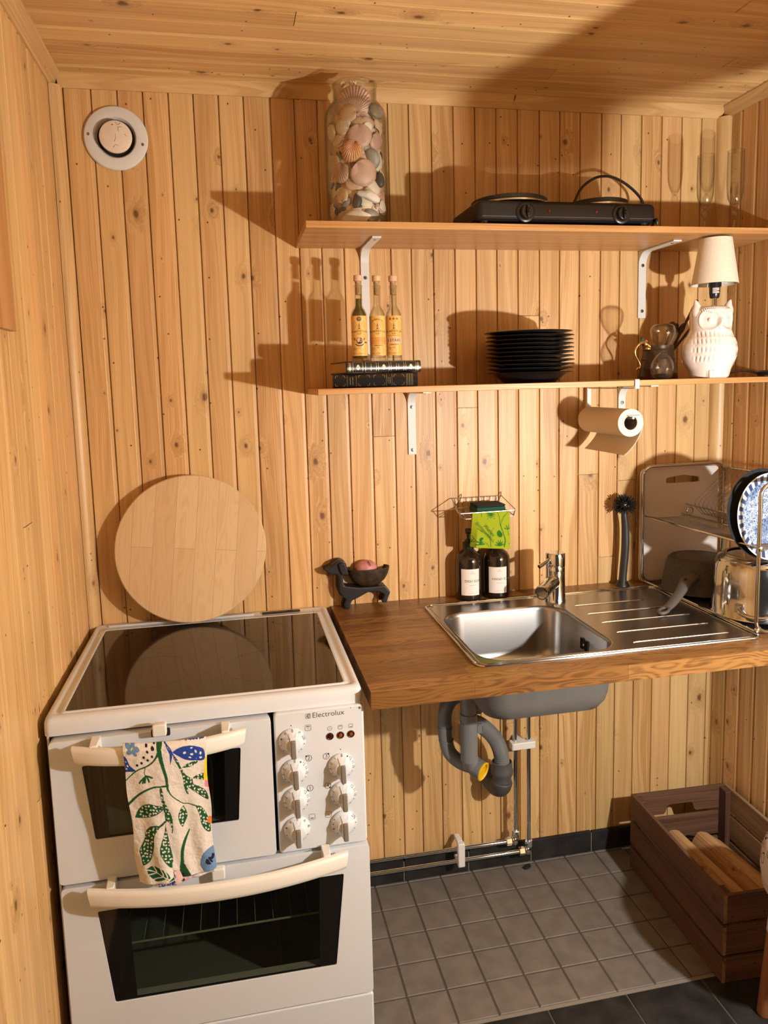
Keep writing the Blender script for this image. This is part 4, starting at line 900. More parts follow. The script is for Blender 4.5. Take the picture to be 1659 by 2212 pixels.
def shell_mat(name, c1, c2, scale=1.0, rough=.45, bands=60.0):
    m, nt, b = newmat(name); tc = nd(nt,'ShaderNodeTexCoord').outputs['Object']
    s = nd(nt,'ShaderNodeSeparateXYZ',{0:tc}); rad = nd(nt,'ShaderNodeVectorMath',{0:tc},operation='LENGTH').outputs['Value']
    n = noise(nt, tc, 90, 3); w = mth(nt,'SINE', mth(nt,'MULTIPLY_ADD', rad, 700*scale*bands/60, mth(nt,'MULTIPLY',n,9.0)))
    f = mth(nt,'MULTIPLY_ADD', w, .3, mth(nt,'MULTIPLY_ADD',noise(nt,tc,40,2),1.2,-.1), clamp=True)
    nt.links.new(mixc(nt,f,c1,c2), b.inputs['Base Color']); b.inputs['Roughness'].default_value = rough; return m
SM = {'white': shell_mat('white_shell', (.80,.74,.66), (.70,.58,.47)), 'cream': shell_mat('cream_shell', (.76,.62,.46), (.62,.42,.26)),
      'mauve': shell_mat('mauve_shell', (.40,.24,.21), (.55,.37,.31)), 'orange': shell_mat('orange_shell', (.66,.36,.17), (.50,.22,.09)),
      'scallop': shell_mat('banded_shell', (.68,.52,.43), (.42,.20,.14), .8), 'tawny': shell_mat('tawny_shell', (.50,.32,.20), (.68,.52,.38))}
PEB = {'grey': simple('grey_pebble', (.27,.26,.24), .5, mottle=.3, mscale=120), 'dark': simple('dark_pebble', (.055,.055,.056), .5, mottle=.3, mscale=120), 'chalk': simple('chalky_stone', (.66,.62,.55), .8, mottle=.25, mscale=90), 'olive': simple('olive_pebble', (.22,.19,.13), .5, mottle=.3, mscale=120)}
def valve(ribs, rib, dome, fan=80, long_=1.0, wide=1.0, seed=0):
    """one shell half, hinge at the origin, about one unit long, hollow underneath"""
    nu, na = 14, max(28, ribs*4 if ribs else 36); R = random.Random(seed)
    def pt(u, a, lift):
        A = math.radians(-fan-8+(2*fan+16)*a); edge = max(.02,math.cos(A*.93))**(.42 if fan > 60 else .8)
        rr = u*edge*long_; x = math.sin(A)*rr*wide*.66; y = math.cos(A*.92)*rr-.02
        z = dome*2.0*(max(u,0)**.5)*max(0,1-u)**.62*(1-.25*abs(a-.5)) + rib*u**.7*(.5+.5*math.cos(2*PI*ribs*a) if ribs else 0) + .012*math.sin(u*38)*(0 if ribs else .35)
        return (x, y-.5, z*lift + (0 if lift == 1 else .0) - (0 if lift == 1 else .028))
    top = MB().grid(lambda a,u: pt(.02+.98*u, a, 1), na, nu); bot = MB().grid(lambda a,u: pt(.02+.98*u, a, .86), na, nu)
    n = len(top.v); mb = MB(); mb.join(top).join(bot)
    ring = list(range(0,na+1))+[(na+1)*j+na for j in range(1,nu+1)]+[(na+1)*nu+i for i in range(na-1,-1,-1)]+[(na+1)*j for j in range(nu-1,0,-1)]
    for i in range(len(ring)): a_, b_ = ring[i], ring[(i+1)%len(ring)]; mb.f.append((a_, b_, b_+n, a_+n)); mb.mi.append(0)
    return mb
def pebble(seed, sx, sy, sz, k=.12):
    R = np.random.default_rng(seed); d = R.standard_normal((5,3)); d /= np.linalg.norm(d,axis=1)[:,None]; am = R.random(5)*k
    return MB().sphere((0,0,0), .5, 24, 16).map(lambda p: (p*(1+sum(am[i]*math.sin(3*p.normalized().dot(Vector(d[i]))+i) for i in range(5)))).xyz*1.0).map(lambda p: (p.x*sx,p.y*sy,p.z*sz))
def spiral():
    mb = MB(); pts = []; rad = []
    for i in range(64):
        t = i/63; a = t*2*PI*3.2; r_ = .30*(1-t)**1.1; pts.append((r_*math.cos(a), r_*math.sin(a), -.42+.95*t)); rad.append(.27*(1-t)**1.05+.012)
    return mb.tube(pts, rad, 16)
KIND = {}
def proto_mesh(k):
    if k in KIND: return KIND[k]
    spec = {'clam_white':(valve(0,0,.17,78,1,1.05),SM['white']), 'clam_cream':(valve(0,0,.16,76,1,1.0),SM['cream']), 'clam_mauve':(valve(0,0,.16,80,1,1.25),SM['mauve']), 'clam_tawny':(valve(0,0,.15,78,1,1.1),SM['tawny']),
      'wedge_cream':(valve(0,0,.13,50,1,.85),SM['cream']), 'wedge_white':(valve(0,0,.12,48,1,.8),SM['white']), 'cockle_orange':(valve(17,.045,.24,84,1,1.1),SM['orange']), 'cockle_tawny':(valve(16,.05,.22,82,1,1.1),SM['scallop']), 'scallop':(valve(20,.03,.15,78,1,1.15),SM['scallop']),
      'pebble_grey':(pebble(1,.62,1,.55),PEB['grey']), 'pebble_dark':(pebble(2,.66,1,.5),PEB['dark']), 'pebble_olive':(pebble(6,.7,1,.5),PEB['olive']), 'oyster':(pebble(3,.75,1,.4,.35),PEB['chalk']), 'snail_pale':(spiral(),SM['white']), 'snail_brown':(spiral(),SM['tawny'])}[k]
    KIND[k] = spec; return spec
NAMES = {'clam':'clam_shell','wedge':'wedge_shell','cockle':'cockle_shell','scallop':'scallop_shell','pebble':'pebble','oyster':'oyster_shell','snail':'snail_shell'}
MESHES = {}
def shell(k, pos, size, eul, label, group=None):
    mb, mat = proto_mesh(k); nm = NAMES[k.split('_')[0]]
    if k not in MESHES:
        o = build(nm, mb, mat, (0,0,0), 50); MESHES[k] = o.data
    else:
        o = bpy.data.objects.new(nm, MESHES[k]); COL.objects.link(o)
    o.location = pos; o.scale = (size,)*3; o.rotation_euler = eul
    return tag(o, label, 'pebble' if nm == 'pebble' else 'seashell', group or 'seashells and stones in the glass jar')
# camera-facing side of the jar: angle 0 looks straight out of the front
FA = math.atan2(-1.9659-JY, .382-JX)
def in_jar(zx, zy, rr):
    dx = max(-.98, min(.98, (zx-608)*.2444e-3/rr)); a = FA+math.asin(dx)
    return Vector((JX+rr*math.cos(a), JY+rr*math.sin(a), JZ+.335-(zy-190)*.2475e-3)), a
def face_out(a, roll, tilt=0.0):
    # local +z points out of the jar, local +y turned by roll from up
    n = Vector((math.cos(a), math.sin(a), tilt)).normalized(); upv = Vector((0,0,1)); xx = upv.cross(n).normalized(); yy = n.cross(xx)
    r = math.radians(roll); X = xx*math.cos(r)+yy*math.sin(r); Y = -xx*math.sin(r)+yy*math.cos(r)
    return Matrix((X, Y, n)).transposed().to_euler()
HERO = [('scallop',600,375,330,0,'large reddish banded scallop shell standing in the neck of the jar'),('clam_white',485,630,165,60,'white clam shell high on the left of the jar'),('clam_white',728,632,100,-60,'small white clam shell beside the yellowish wedge shell'),
 ('wedge_cream',822,605,165,10,'narrow yellowish wedge shell upright near the jar shoulder'),('clam_mauve',645,735,215,185,'wide mauve clam shell above the orange cockle'),('cockle_orange',560,870,205,155,'orange ribbed cockle shell in the middle of the jar'),
 ('pebble_grey',765,915,205,28,'long grey stone right of the orange cockle'),('clam_mauve',675,1065,240,215,'big mauve clam shell below the long grey stone'),('pebble_dark',828,1085,150,20,'dark grey pebble touching the right edge of the mauve clam'),
 ('cockle_tawny',465,1055,180,170,'striped brown cockle shell left of the big mauve clam'),('clam_cream',460,1250,150,5,'smooth cream clam shell low on the left'),('pebble_dark',600,1310,150,10,'slate dark pebble beside the white oyster shell'),
 ('oyster',700,1250,190,70,'crinkled white oyster shell low in the jar'),('wedge_cream',585,1420,150,120,'orange edged wedge shell near the jar bottom'),('snail_pale',770,1375,120,40,'pale snail shell low on the right'),
 ('pebble_grey',740,1440,180,80,'flat grey stone under the pale snail shell'),('clam_cream',365,1370,170,100,'large cream clam shell at the lower left of the jar'),('pebble_olive',805,480,185,60,'olive grey pebble under the jar shoulder on the right'),
 ('clam_tawny',540,520,170,100,'speckled brown clam shell under the big scallop'),('clam_white',438,742,100,150,'little white clam shell left of the brown snail'),('snail_brown',490,750,70,20,'tiny brown snail shell above the orange cockle'),('clam_mauve',800,762,160,230,'dark mauve clam shell at the right above the long stone'),
 ('wedge_white',590,1475,300,100,'long white wedge shell lying near the jar bottom'),('wedge_cream',352,880,150,175,'cream wedge shell against the left side of the glass'),('clam_white',845,1340,150,30,'white clam shell standing at the lower right edge'),('clam_tawny',395,960,190,200,'brownish clam shell left of the striped cockle'),('clam_white',380,660,160,190,'worn white clam shell against the upper left glass')]
for k, zx, zy, sz, roll, lab in HERO:
    rr = .0625 if zy > 450 else .040
    p, a = in_jar(zx, zy, rr); s_ = sz*.2444e-3*.98
    shell(k, p, s_, face_out(a, roll, .25 if zy < 450 else random.uniform(-.15,.2)), lab)
shell('snail_pale', (JX-.003, JY-.010, JZ+.338), .020, (1.2,.4,.6), 'small striped snail shell on top of the jar rim')
shell('snail_brown', (JX-.030, JY-.012, JZ+.334), .014, (.3,1.2,1.6), 'tiny snail shell at the left of the jar rim')
FILL = ['clam_white','clam_cream','clam_mauve','clam_tawny','wedge_cream','wedge_white','cockle_tawny','pebble_grey','clam_mauve','clam_white','pebble_dark','scallop','clam_cream','clam_tawny']
FL = {'clam_white':'white clam shell among the other shells in the jar','clam_cream':'cream clam shell among the other shells in the jar','clam_mauve':'mauve clam shell among the other shells in the jar','clam_tawny':'brownish clam shell among the other shells in the jar','wedge_cream':'cream wedge shell among the other shells in the jar','wedge_white':'white wedge shell among the other shells in the jar','cockle_tawny':'striped ribbed cockle among the other shells in the jar','pebble_grey':'grey pebble among the shells in the jar','pebble_dark':'dark pebble among the shells in the jar','scallop':'banded scallop among the other shells in the jar'}
Rf = random.Random(77); n_ = 0
for row in range(13):
    for c in range(9):
        a = FA+(-1.75+3.5*(c+.5*(row % 2)+Rf.uniform(-.15,.15))/8.5); z = .020+row*.0195+Rf.uniform(-.004,.004); rr = .0545 if z < .24 else .046-(z-.24)*.3
        k = FILL[n_ % len(FILL)] if Rf.random() < .6 else Rf.choice(FILL); n_ += 1
        sz = Rf.uniform(.030,.044)*(.8 if 'pebble' in k or 'wedge' in k else 1)
        shell(k, (JX+rr*math.cos(a), JY+rr*math.sin(a), JZ+z), sz, face_out(a, Rf.uniform(0,360), Rf.uniform(-.5,.5)), FL[k], 'look-alike shells filling the jar: '+k.replace('_',' '))
for row in range(8):
    for c in range(4):
        a = FA-1.2+c*.8; k = FILL[(row*4+c) % len(FILL)]
        shell(k, (JX+.028*math.cos(a), JY+.028*math.sin(a), JZ+.03+row*.03), .05, face_out(a, Rf.uniform(0,360), 0), FL[k], 'look-alike shells filling the jar: '+k.replace('_',' '))

# ------------------------------------------------------------------ double hot plate
hp = thing('hot_plate', 'black double electric hot plate on the upper shelf', 'hot plate', (1.2, -.14, S1))
z0 = S1+.009
hb = MB().loft([[(p[0],p[1],z) for p in rrect(.9720+i,1.4385-i,-.2485+i,-.040-i,.018,5)] for i,z in ((.006,z0),(.0,z0+.004),(.0,z0+.036),(.002,z0+.043),(.006,z0+.0462))])
part('body', hb, BLACKM, hp, smooth=45)
part('seam_strip', MB().box(.985,1.43,-.2492,-.2470,z0+.0085,z0+.0100), simple('grey_seam', (.09,.09,.09), .3), hp)
def ringplate(x, y, r, zt):
    pl = part('heating_plate', MB().lathe([(0,z0+.046-zt),(r*.80,z0+.046-zt),(r*.80,-.016),(r+.003,-.014),(r+.003,-.0115),(r,-.0115),(r,-.0015),(r-.003,0),(r*.2,0),(.016,-.0015),(0,-.0015)], 64, (x,y,zt)), simple('cast_iron', (.016,.0155,.0155), .5), hp)
    part('trim_ring', MB().lathe([(r*.78,-.0165),(r+.0045,-.0165),(r+.0045,-.0125),(r*.78,-.0125)], 64, (x,y,zt), cap=False), STEELP, pl, label='steel ring around the plate')
ringplate(1.0930, -.142, .0945, z0+.068); ringplate(1.3335, -.142, .0765, z0+.068)
for x in (1.0925, 1.3415):
    zk = z0+.0185
    kb = part('control_knob', MB().lathe([(0,-.002),(.0235,-.002),(.0240,.002),(.021,.004),(.0165,.0045),(.0155,.014),(.0140,.016),(0,.0162)], 36).tf(RX).move(x,-.2485,zk).join(MB().box(x-.0035,x+.0035,-.2705,-.262,zk-.014,zk+.014)), BLACK, hp, bevel=.0012)
    part('pointer_cap', MB().sphere((x,-.2705,zk+.001), .0058, 14, 10), GLOSSB, kb)
for x in (1.1530, 1.2755):
    part('pilot_lamp', MB().sphere((x,-.2480,z0+.0235), .0042, 14, 10), simple('red_pilot', (.16,.015,.03), .15), hp)
for x,y in ((.995,-.23),(1.408,-.235),(.995,-.06),(1.41,-.06)):
    part('foot', MB().lathe([(0,0),(.0105,0),(.0115,.0095),(0,.0095)], 20, (x,y,S1+.0003)), BLACK, hp)
cbp = smooth_curve([(1.18,-.062,z0+.047),(1.25,-.058,z0+.056),(1.3005,-.058,1.9005),(1.3275,-.06,1.9455),(1.3600,-.06,1.9715),(1.3920,-.06,1.9812),(1.4270,-.062,1.9765),(1.4680,-.065,1.9540),(1.5000,-.07,1.9210),(1.505,-.08,1.885),(1.490,-.12,1.845),(1.452,-.20,1.822),(1.4335,-.252,1.8290),(1.4345,-.2545,1.8160)], 8)
part('power_cord', MB().tube(cbp, .0036, 10), BLACK, hp)

# ------------------------------------------------------------------ two champagne flutes
def flute(label, x, y, h):
    t = thing('champagne_flute', label, 'glass', (x, y, S1), 'champagne flutes on the upper shelf')
    k = h/.205
    o_ = [(0,0),(.025,0),(.026,.0012),(.010,.004),(.0052,.008),(.0050,.040)]; st_ = [(.0050,.041),(.0036,.044),(.0082,.050),(.0100,.056),(.0082,.062),(.0040,.067)]
    part('foot', MB().lathe([(r,z*k) for r,z in o_+[(0,.041)]], 36, (x,y,S1+.0002)), THINGL, t)
    part('knop', MB().lathe([(0,.041*k)]+[(r,z*k) for r,z in st_]+[(0,.067*k)], 28, (x,y,S1+.0002)), CLEAR, t)
    ob = [(.0040,.0675),(.0105,.0745),(.0172,.088),(.0207,.105),(.0219,.13),(.0219,.16),(.0211,.205)]
    ib = [(.0203,.205),(.0210,.16),(.0209,.13),(.0196,.106),(.0160,.090),(.0096,.078),(0,.0755)]
    part('bowl', MB().lathe([(0,.0672*k)]+[(r,z*k) for r,z in ob+ib], 44, (x,y,S1+.0002), cap=False), THINGL, t)
    part('rim', MB().tube([(x+.0207*math.cos(2*PI*q/40), y+.0207*math.sin(2*PI*q/40), S1+.2052*k) for q in range(40)], .00055, 6, True), CLEAR, t)
    return t
flute('left champagne flute next to the hot plate', 1.6390, -.148, .204); flute('right champagne flute nearest the right wall', 1.7300, -.145, .220)

# ------------------------------------------------------------------ books and rum bottles
LEATH = simple('black_leather', (.011,.0105,.011), .28, mottle=.2, mscale=200); GOLD = simple('gilding', (.62,.50,.26), .3, .8); PAGES = simple('old_pages', (.45,.27,.12), .9)
def book(label, cx, y0, ang, L_, D_, z, H, draw):
    # local: spine along +x at y = 0 facing -y
    t = thing('book', label, 'book', (cx, y0, z), 'old leather books', rot=(0,0,ang)); c = .0026
    part('page_block', MB().box(-L_/2+.004, L_/2-.004, .006, D_-.004, c, H-c), PAGES, t)
    part('cover', MB().box(-L_/2,L_/2,.004,D_,0,c).box(-L_/2,L_/2,.004,D_,H-c,H), LEATH, t, bevel=.0008)
    sp_ = MB().loft([[(x, .009-.0095*math.sin(PI*k/12)**.6, H/2-H/2*math.cos(PI*k/12)) for k in range(13)] for x in (-L_/2, L_/2)])
    s_ = part('spine', sp_, LEATH, t)
    g = MB(); draw(g, L_, H); 
    def onspine(p):
        q = min(.999,max(.001, p.y/H)); k = math.acos(1-2*q); return (p.x, .009-.0095*math.sin(k)**.6-.00025, p.y)
    part('gilding', g.map(onspine), GOLD, s_, smooth=0)
def fine(g, pts, w, n=10):
    P = []
    for i in range(len(pts)-1):
        for k in range(n): t = k/n; P.append((pts[i][0]+(pts[i+1][0]-pts[i][0])*t, pts[i][1]+(pts[i+1][1]-pts[i][1])*t))
    g.join(stroke(P+[pts[-1]], w))
def top_gilt(g, L_, H):
    xs = [-.090,-.0785,-.0545,-.0475,-.0205,-.0155,.0115,.0165,.0490,.0540,.0795]
    for x in xs[1:]: fine(g, [(x,.002),(x,H-.002)], .0006)
    for a, b in ((-.0785,-.0545),(-.0475,-.0205),(-.0155,.0115),(.0165,.0490),(.0540,.0795)):
        fine(g, [(a,H-.0022),(b,H-.0022)], .0006); fine(g, [(a,.0026),(b,.0026)], .0006)
    for x in (-.066, -.002, .067):
        mb = MB().add([(x-.0035,H/2,0),(x-.0015,H/2-.005,0),(x+.0015,H/2-.005,0),(x+.0035,H/2,0),(x+.0015,H/2+.005,0),(x-.0015,H/2+.005,0)], [(0,1,2,3,4,5)]); g.join(mb)
        g.join(ring2(.0032,.0038,14).map(lambda p: (p.x+x, H/2+p.y*1.6, 0)))
    for x in (-.086, .085):
        for k in range(9): fine(g, [(x-.003,.003+k*.0025),(x,.0045+k*.0025),(x+.003,.003+k*.0025)], .0008, 2)
    for x, w in ((-.034,.017),(.030,.018),(.036,.014)):
        g.join(faint(w, .0018, int(x*1e4)).tf(Matrix.Rotation(PI/2,4,'Z')).map(lambda p: (p.x+x, p.y+H/2, 0)))
def low_gilt(g, L_, H):
    for a, b in ((-.094,-.071),(-.040,-.013),(-.004,.022),(.043,.068)):
        for x, sx_ in ((a,1),(b,-1)):
            for y, sy_ in ((.004,1),(H-.004,-1)): fine(g, [(x,y+sy_*.006),(x+sx_*.001,y+sy_*.001),(x+sx_*.006,y)], .0007, 4)
    for x in (-.066,-.045,.026,.039): fine(g, [(x,.0025),(x,H-.0025)], .0006)
    for x in (.0745,.0805,.0865):
        for k in range(10): fine(g, [(x-.002,.003+k*.0028),(x+.0005,.0045+k*.0028),(x+.002,.003+k*.0028)], .0008, 2)
    for x, w in ((-.059,.018),(-.053,.020),(.030,.014),(.0345,.018)):
        g.join(faint(w, .0022, int(x*1e4)).tf(Matrix.Rotation(PI/2,4,'Z')).map(lambda p: (p.x+x, p.y+H/2, 0)))
BZ = S2+.0004
book('lower black leather book with gilt corners lying under another book', .7175, -.2500, math.radians(-7), .200, .135, BZ, .0325, low_gilt)
book('upper black leather book with gilt ovals under the rum bottles', .7420, -.2420, math.radians(9), .186, .135, BZ+.0329, .0283, top_gilt)
TOPZ = BZ+.0329+.0284
RUML = None
def rum(label, x, y, cork, oil, art):
    t = thing('rum_bottle', label, 'bottle', (x, y, TOPZ), 'small rum bottles on the books'); b = TOPZ+.0002
    o_ = [(0,0),(.0175,0),(.0192,.0025),(.0193,.106),(.0185,.113),(.0150,.122),(.0106,.1285),(.0090,.134),(.0088,.172),(.0100,.1728),(.0100,.1795),(.0085,.1798)]
    i_ = [(.0070,.1798),(.0070,.134),(.0088,.127),(.0132,.1205),(.0168,.112),(.0176,.106),(.0176,.011),(.015,.0085),(0,.0080)]
    part('glass', MB().lathe(o_+i_, 44, (x,y,b), cap=False), CLEAR, t)
    part('cork', MB().lathe([(0,.1580),(.0064,.1580),(.0069,.162),(.0072,.1895),(0,.1895)], 28, (x,y,b)), simple('cork', (.42,.27,.13), .9, mottle=.35, mscale=260), t)
    part('stopper_cap', MB().lathe([(0,.1896),(.0098,.1896),(.0104,.1906),(.0104,.2022),(.0096,.2032),(0,.2033)], 32, (x,y,b)), simple('wood_cap_'+cork, (.60,.38,.26) if cork == 'pink' else (.58,.40,.22), .6), t)
    if oil:
        m, nt, bb_ = newmat('olive_oil'); bb_.inputs['Base Color'].default_value = (.14,.10,.008,1); bb_.inputs['Roughness'].default_value = .1
        bb_.inputs['Transmission Weight'].default_value = .35; bb_.inputs['IOR'].default_value = 1.2
        part('oil', MB().lathe([(0,.0082),(.0172,.0090),(.0174,.106),(.0165,.112),(.0130,.1203),(.0086,.1268),(.0068,.134),(.0068,.1485),(0,.1485)], 36, (x,y,b)), m, t, label='dark green olive oil')
    f = math.atan2(-1.9659-y, .382-x)
    nx_, nz_ = 60, 90; W = .0198*2*1.28; H = .094
    lab = MB().grid(lambda a,c: ((a-.5)*W, (c-.5)*H, 0), nx_, nz_)
    P = np.array(lab.v); col = np.tile(np.array((.70,.40,.10)), (len(P),1))
    for k in range(-3, 4):
        for sg in (1,-1):
            m_ = np.abs(P[:,0]*sg*1.15+P[:,1]-k*.030+.004) < .0011; col[m_] = (.80,.56,.22)
    art_bands, art_ink = art
    for z0_, z1_, cc in art_bands: col[(P[:,1] > z0_) & (P[:,1] < z1_)] = cc
    lab.col = np.concatenate([col, np.ones((len(col),1))], 1)
    l = part('label', wrap(lab, x, y, .0195, f, b+.0605), painted('rum_label', .35, .5), t, weld=False)
    g = MB().join(lettering('PLANTATION', .0072, 'CENTER', .98).map(lambda p: (p.x*.98, p.y+.010+.0006*math.cos(p.x*140), 0))).join(lettering('RUM', .0036, 'CENTER', 1.3).move(0,.0045,0)).join(stroke([(-.009,.0045),(-.006,.0045)],.0004)).join(stroke([(.006,.0045),(.009,.0045)],.0004))
    g.join(stroke([(0,.0155),(0,.0275)], .0009)).join(stroke([(-.0032,.0215),(-.001,.0238),(0,.0262),(.001,.0238),(.0032,.0215)], .0009)).join(stroke([(-.0028,.0178),(.0028,.0178)], .001)).join(stroke([(-.0018,.016),(.0018,.016)], .0008)).join(stroke([(0,.0262),(0,.0282)], .0018))
    g.join(faint(.022,.0012,4).move(-.006,-.0290,0).join(faint(.010,.0012,6).move(-.011,-.0325,0))).join(faint(.026,.0011,8).move(-.001,-.0415,0))
    part('label_print', wrap(g, x, y, .0197, f, b+.0605), simple('brown_ink', (.05,.022,.012), .6), l, smooth=0)
    for mb, c in art_ink: part('label_print', wrap(mb, x, y, .0199, f, b+.0605), simple('label_ink', c, .55), l, smooth=0)
def star(r): return MB().add([(r*(1 if k % 2 == 0 else .42)*math.sin(PI*k/5), r*(1 if k % 2 == 0 else .42)*math.cos(PI*k/5), 0) for k in range(10)], [tuple(range(10))])
DKB = (.035,.018,.022)
xo = [(ring2(.0046,.0053,24).move(0,.0395,0).join(disc2(.004,20).move(0,.0395,0)), DKB), (lettering('20', .0055).move(0,.0395,.0002), (.75,.55,.25)), (disc2(.0082,28).move(0,-.0115,0), DKB), (lettering('XO', .0088).move(0,-.0115,.0002).join(ring2(.0076,.0080,28).move(0,-.0115,.0002)), (.78,.66,.45)),
      (stroke([(-.010,-.0195),(-.005,-.0225),(.0,-.0232),(.005,-.0225),(.010,-.0195)], .0022).join(stroke([(-.020,-.005),(-.010,-.005)],.0006)).join(stroke([(.010,-.005),(.0235,-.005)],.0006)).join(stroke([(-.0135,-.005),(-.0105,-.010)],.002)).join(stroke([(.0135,-.005),(.0105,-.010)],.002)).join(stroke([(.013,-.016),(.020,-.0155)],.003)), DKB)]
gr = [(MB().join(*[lettering('BARBADOS', .0050, 'CENTER', 1.15).map(lambda p: (p.x, p.y+.0385-70*p.x*p.x*.35, 0))]), (.05,.022,.012)), (lettering('GRANDE', .0085).move(0,-.0085,0).join(lettering('RÉSERVE', .0085).move(0,-.0165,0)), (.74,.50,.16)), (lettering('AGED RUM', .0040, 'CENTER', 1.1).move(.001,-.0235,0), (.05,.022,.012))]
s3 = [(MB().join(star(.0042).move(-.0088,.0395,0)).join(star(.0042).move(0,.0398,0)).join(star(.0042).move(.0088,.0395,0)), (.30,.09,.02)), (lettering('3 STARS', .0102).move(0,-.0115,0).join(lettering('SILVER RUM', .0040, 'CENTER', 1.1).move(0,-.0215,0)).join(faint(.030,.0012,12).move(0,.0003,0)), (.10,.035,.015))]
rum('left rum bottle filled with green oil and marked XO', .6930, -.1900, 'pink', True, ([], xo))
rum('middle rum bottle, empty, with pale cap and orange band', .7385, -.1860, 'pale', False, ([(-.0205,-.0035,(.66,.26,.06))], gr))
rum('right rum bottle, empty, with stars and pink cap', .7790, -.1850, 'pink', False, ([(-.0178,-.0048,(.72,.46,.28))], s3))

# ------------------------------------------------------------------ stack of black plates
PXc, PYc = 1.1490, -.137
def plate_prof(r, h, th=.0028):
    return [(0,0),(r*.62,0),(r*.66,.001),(r*.70,.0035),(r*.985,h-.002),(r,h),(r*.985,h+.0008),(r*.70,.0035+th),(r*.64,th),(0,th)]
pb = solo('black_plate', MB().lathe([(0,0),(.068,0),(.071,.0035),(.078,.010),(.096,.0230),(.1115,.0255),(.1125,.0265),(.1105,.0272),(.094,.0255),(.076,.0135),(0,.0125)], 72, (PXc,PYc,S2+.0004)), GLOSSB, (PXc,PYc,S2+.0004), 'lowest black plate of the stack, deeper than the others', 'plate', 'black plates stacked on the lower shelf')
first = None; zz = S2+.0004+.0245-.0085
names = ['second black plate from the bottom of the stack','third black plate from the bottom of the stack','fourth black plate from the bottom of the stack','fifth black plate from the bottom of the stack','middle black plate of the stack, sixth from the bottom','fifth black plate from the top of the stack','fourth black plate from the top of the stack','third black plate from the top of the stack','second black plate from the top of the stack','topmost black plate of the stack']
for i, nm in enumerate(names):
    zz += .0102; loc = (PXc+Rf.uniform(-.0016,.0016)-.0012*(i > 8)*2, PYc+Rf.uniform(-.001,.001), zz)
    if first is None:
        first = solo('black_plate', MB().lathe(plate_prof(.1130,.0110), 80, loc), GLOSSB, loc, nm, 'plate', 'black plates stacked on the lower shelf')
    else: dup(first, loc, nm)

# ------------------------------------------------------------------ owl lamp
OX, OY, OZ = 1.617, -.215, S2+.0004
owl = thing('owl_lamp', 'white ceramic owl table lamp with cream cone shade on the lower shelf', 'lamp', (OX, OY, OZ))
prof = [(0,0),(.044,0),(.0475,.003),(.0495,.010),(.0525,.022),(.0590,.038),(.0640,.056),(.0655,.072),(.0640,.088),(.0600,.100),(.0550,.110),(.0520,.119),(.0505,.128),(.0505,.140),(.0515,.152),(.0512,.164),(.0488,.174),(.043,.1805),(.030,.184),(.014,.185),(0,.185)]
pz = [p[1] for p in prof[1:-1]]; pr = [p[0] for p in prof[1:-1]]
OF = math.radians(-97)     # the way the owl looks
def owl_r(z, th):
    r = float(np.interp(z, pz, pr)); d = (th-OF+PI) % (2*PI)-PI
    r *= 1+.05*math.cos(d)*0
    # rows of pressed feather notches on the belly
    for k, zr in enumerate((.1115,.0935,.0715,.049)):
        if abs(z-zr) < .0085 and abs(d) < 1.25:
            wdw = (1-((z-zr)/.0085)**2)*max(0,min(1,(1.25-abs(d))*4)); r -= .0030*wdw*max(0,math.sin(d*r/.0105*2*PI+k))
    # folded wings
    for sg in (1,-1):
        q = abs(d-sg*1.75); 
        if q < .7 and .02 < z < .122: r += .0060*(1-(q/.7)**2)*math.sin(PI*(z-.02)/.102)**.7
    # face: flattened eye discs and beak ridge
    for sg in (1,-1):
        dx = (d-sg*.52)*r; dz = z-.1470; q = math.hypot(dx, dz)/.0240
        if q < 1: r -= .0050*(1-q**6)
        elif q < 1.2: r += .0016*(1-abs(q-1.1)/.1)
        q2 = math.hypot(dx, dz)/.0052
        if q2 < 1: r += .0048*math.sqrt(1-q2*q2)
    if abs(d) < .16 and .118 < z < .152: r += .0085*(1-abs(d)/.16)*math.sin(PI*(z-.118)/.034)**.6
    # feet
    if z < .020:
        for sg in (1,-1):
            q = abs(d-sg*.36)
            if q < .26: r += .009*(1-(q/.26)**2)*(1-z/.020)**.4-.0018*max(0,math.cos((d-sg*.36)*36))
    return r
zs = list(np.linspace(0,.185,150)); nA = 220
loops = [[(OX+max(.0005,(owl_r(z,2*PI*k/nA) if 0 < z < .1845 else owl_r(z,2*PI*k/nA)*1.0))*math.cos(2*PI*k/nA), OY+max(.0005,owl_r(z,2*PI*k/nA))*math.sin(2*PI*k/nA), OZ+z) for k in range(nA)] for z in zs]
ob = MB().loft(loops)
for sg in (1,-1):
    a = OF+sg*1.35; c = Vector((OX+.033*math.cos(a), OY+.033*math.sin(a), OZ+.158)); tip = Vector((OX+.049*math.cos(a), OY+.049*math.sin(a), OZ+.200))
    pts = [c, c.lerp(tip,.35)+Vector((.003*math.cos(a),.003*math.sin(a),0)), c.lerp(tip,.7), tip]
    ob.tube(smooth_curve(pts,4), list(np.interp(np.linspace(0,1,13),[0,.35,.75,1],[.019,.0145,.0070,.0014])), 18)
part('owl_body', ob, CERAM, owl, smooth=60)
br_ = MB()
for sg in (1,-1):
    for k in range(6):
        a = OF+sg*(.42+.085*k); z = .166+.004*math.sin(k*.5); rr = owl_r(z, a)
        br_.tube([(OX+(rr+.0006)*math.cos(a), OY+(rr+.0006)*math.sin(a), OZ+z-.003),(OX+(rr+.0012)*math.cos(a+.02*sg), OY+(rr+.0012)*math.sin(a+.02*sg), OZ+z+.006)], .0007, 6)
part('brow_feathers', br_, CERAM, owl)
NX0, NY0 = OX+.010, OY
part('neck', MB().lathe([(0,.180),(.010,.180),(.010,.1855),(.0062,.1865),(.0062,.213),(0,.213)], 24, (NX0,NY0,OZ)), CHROME, owl)
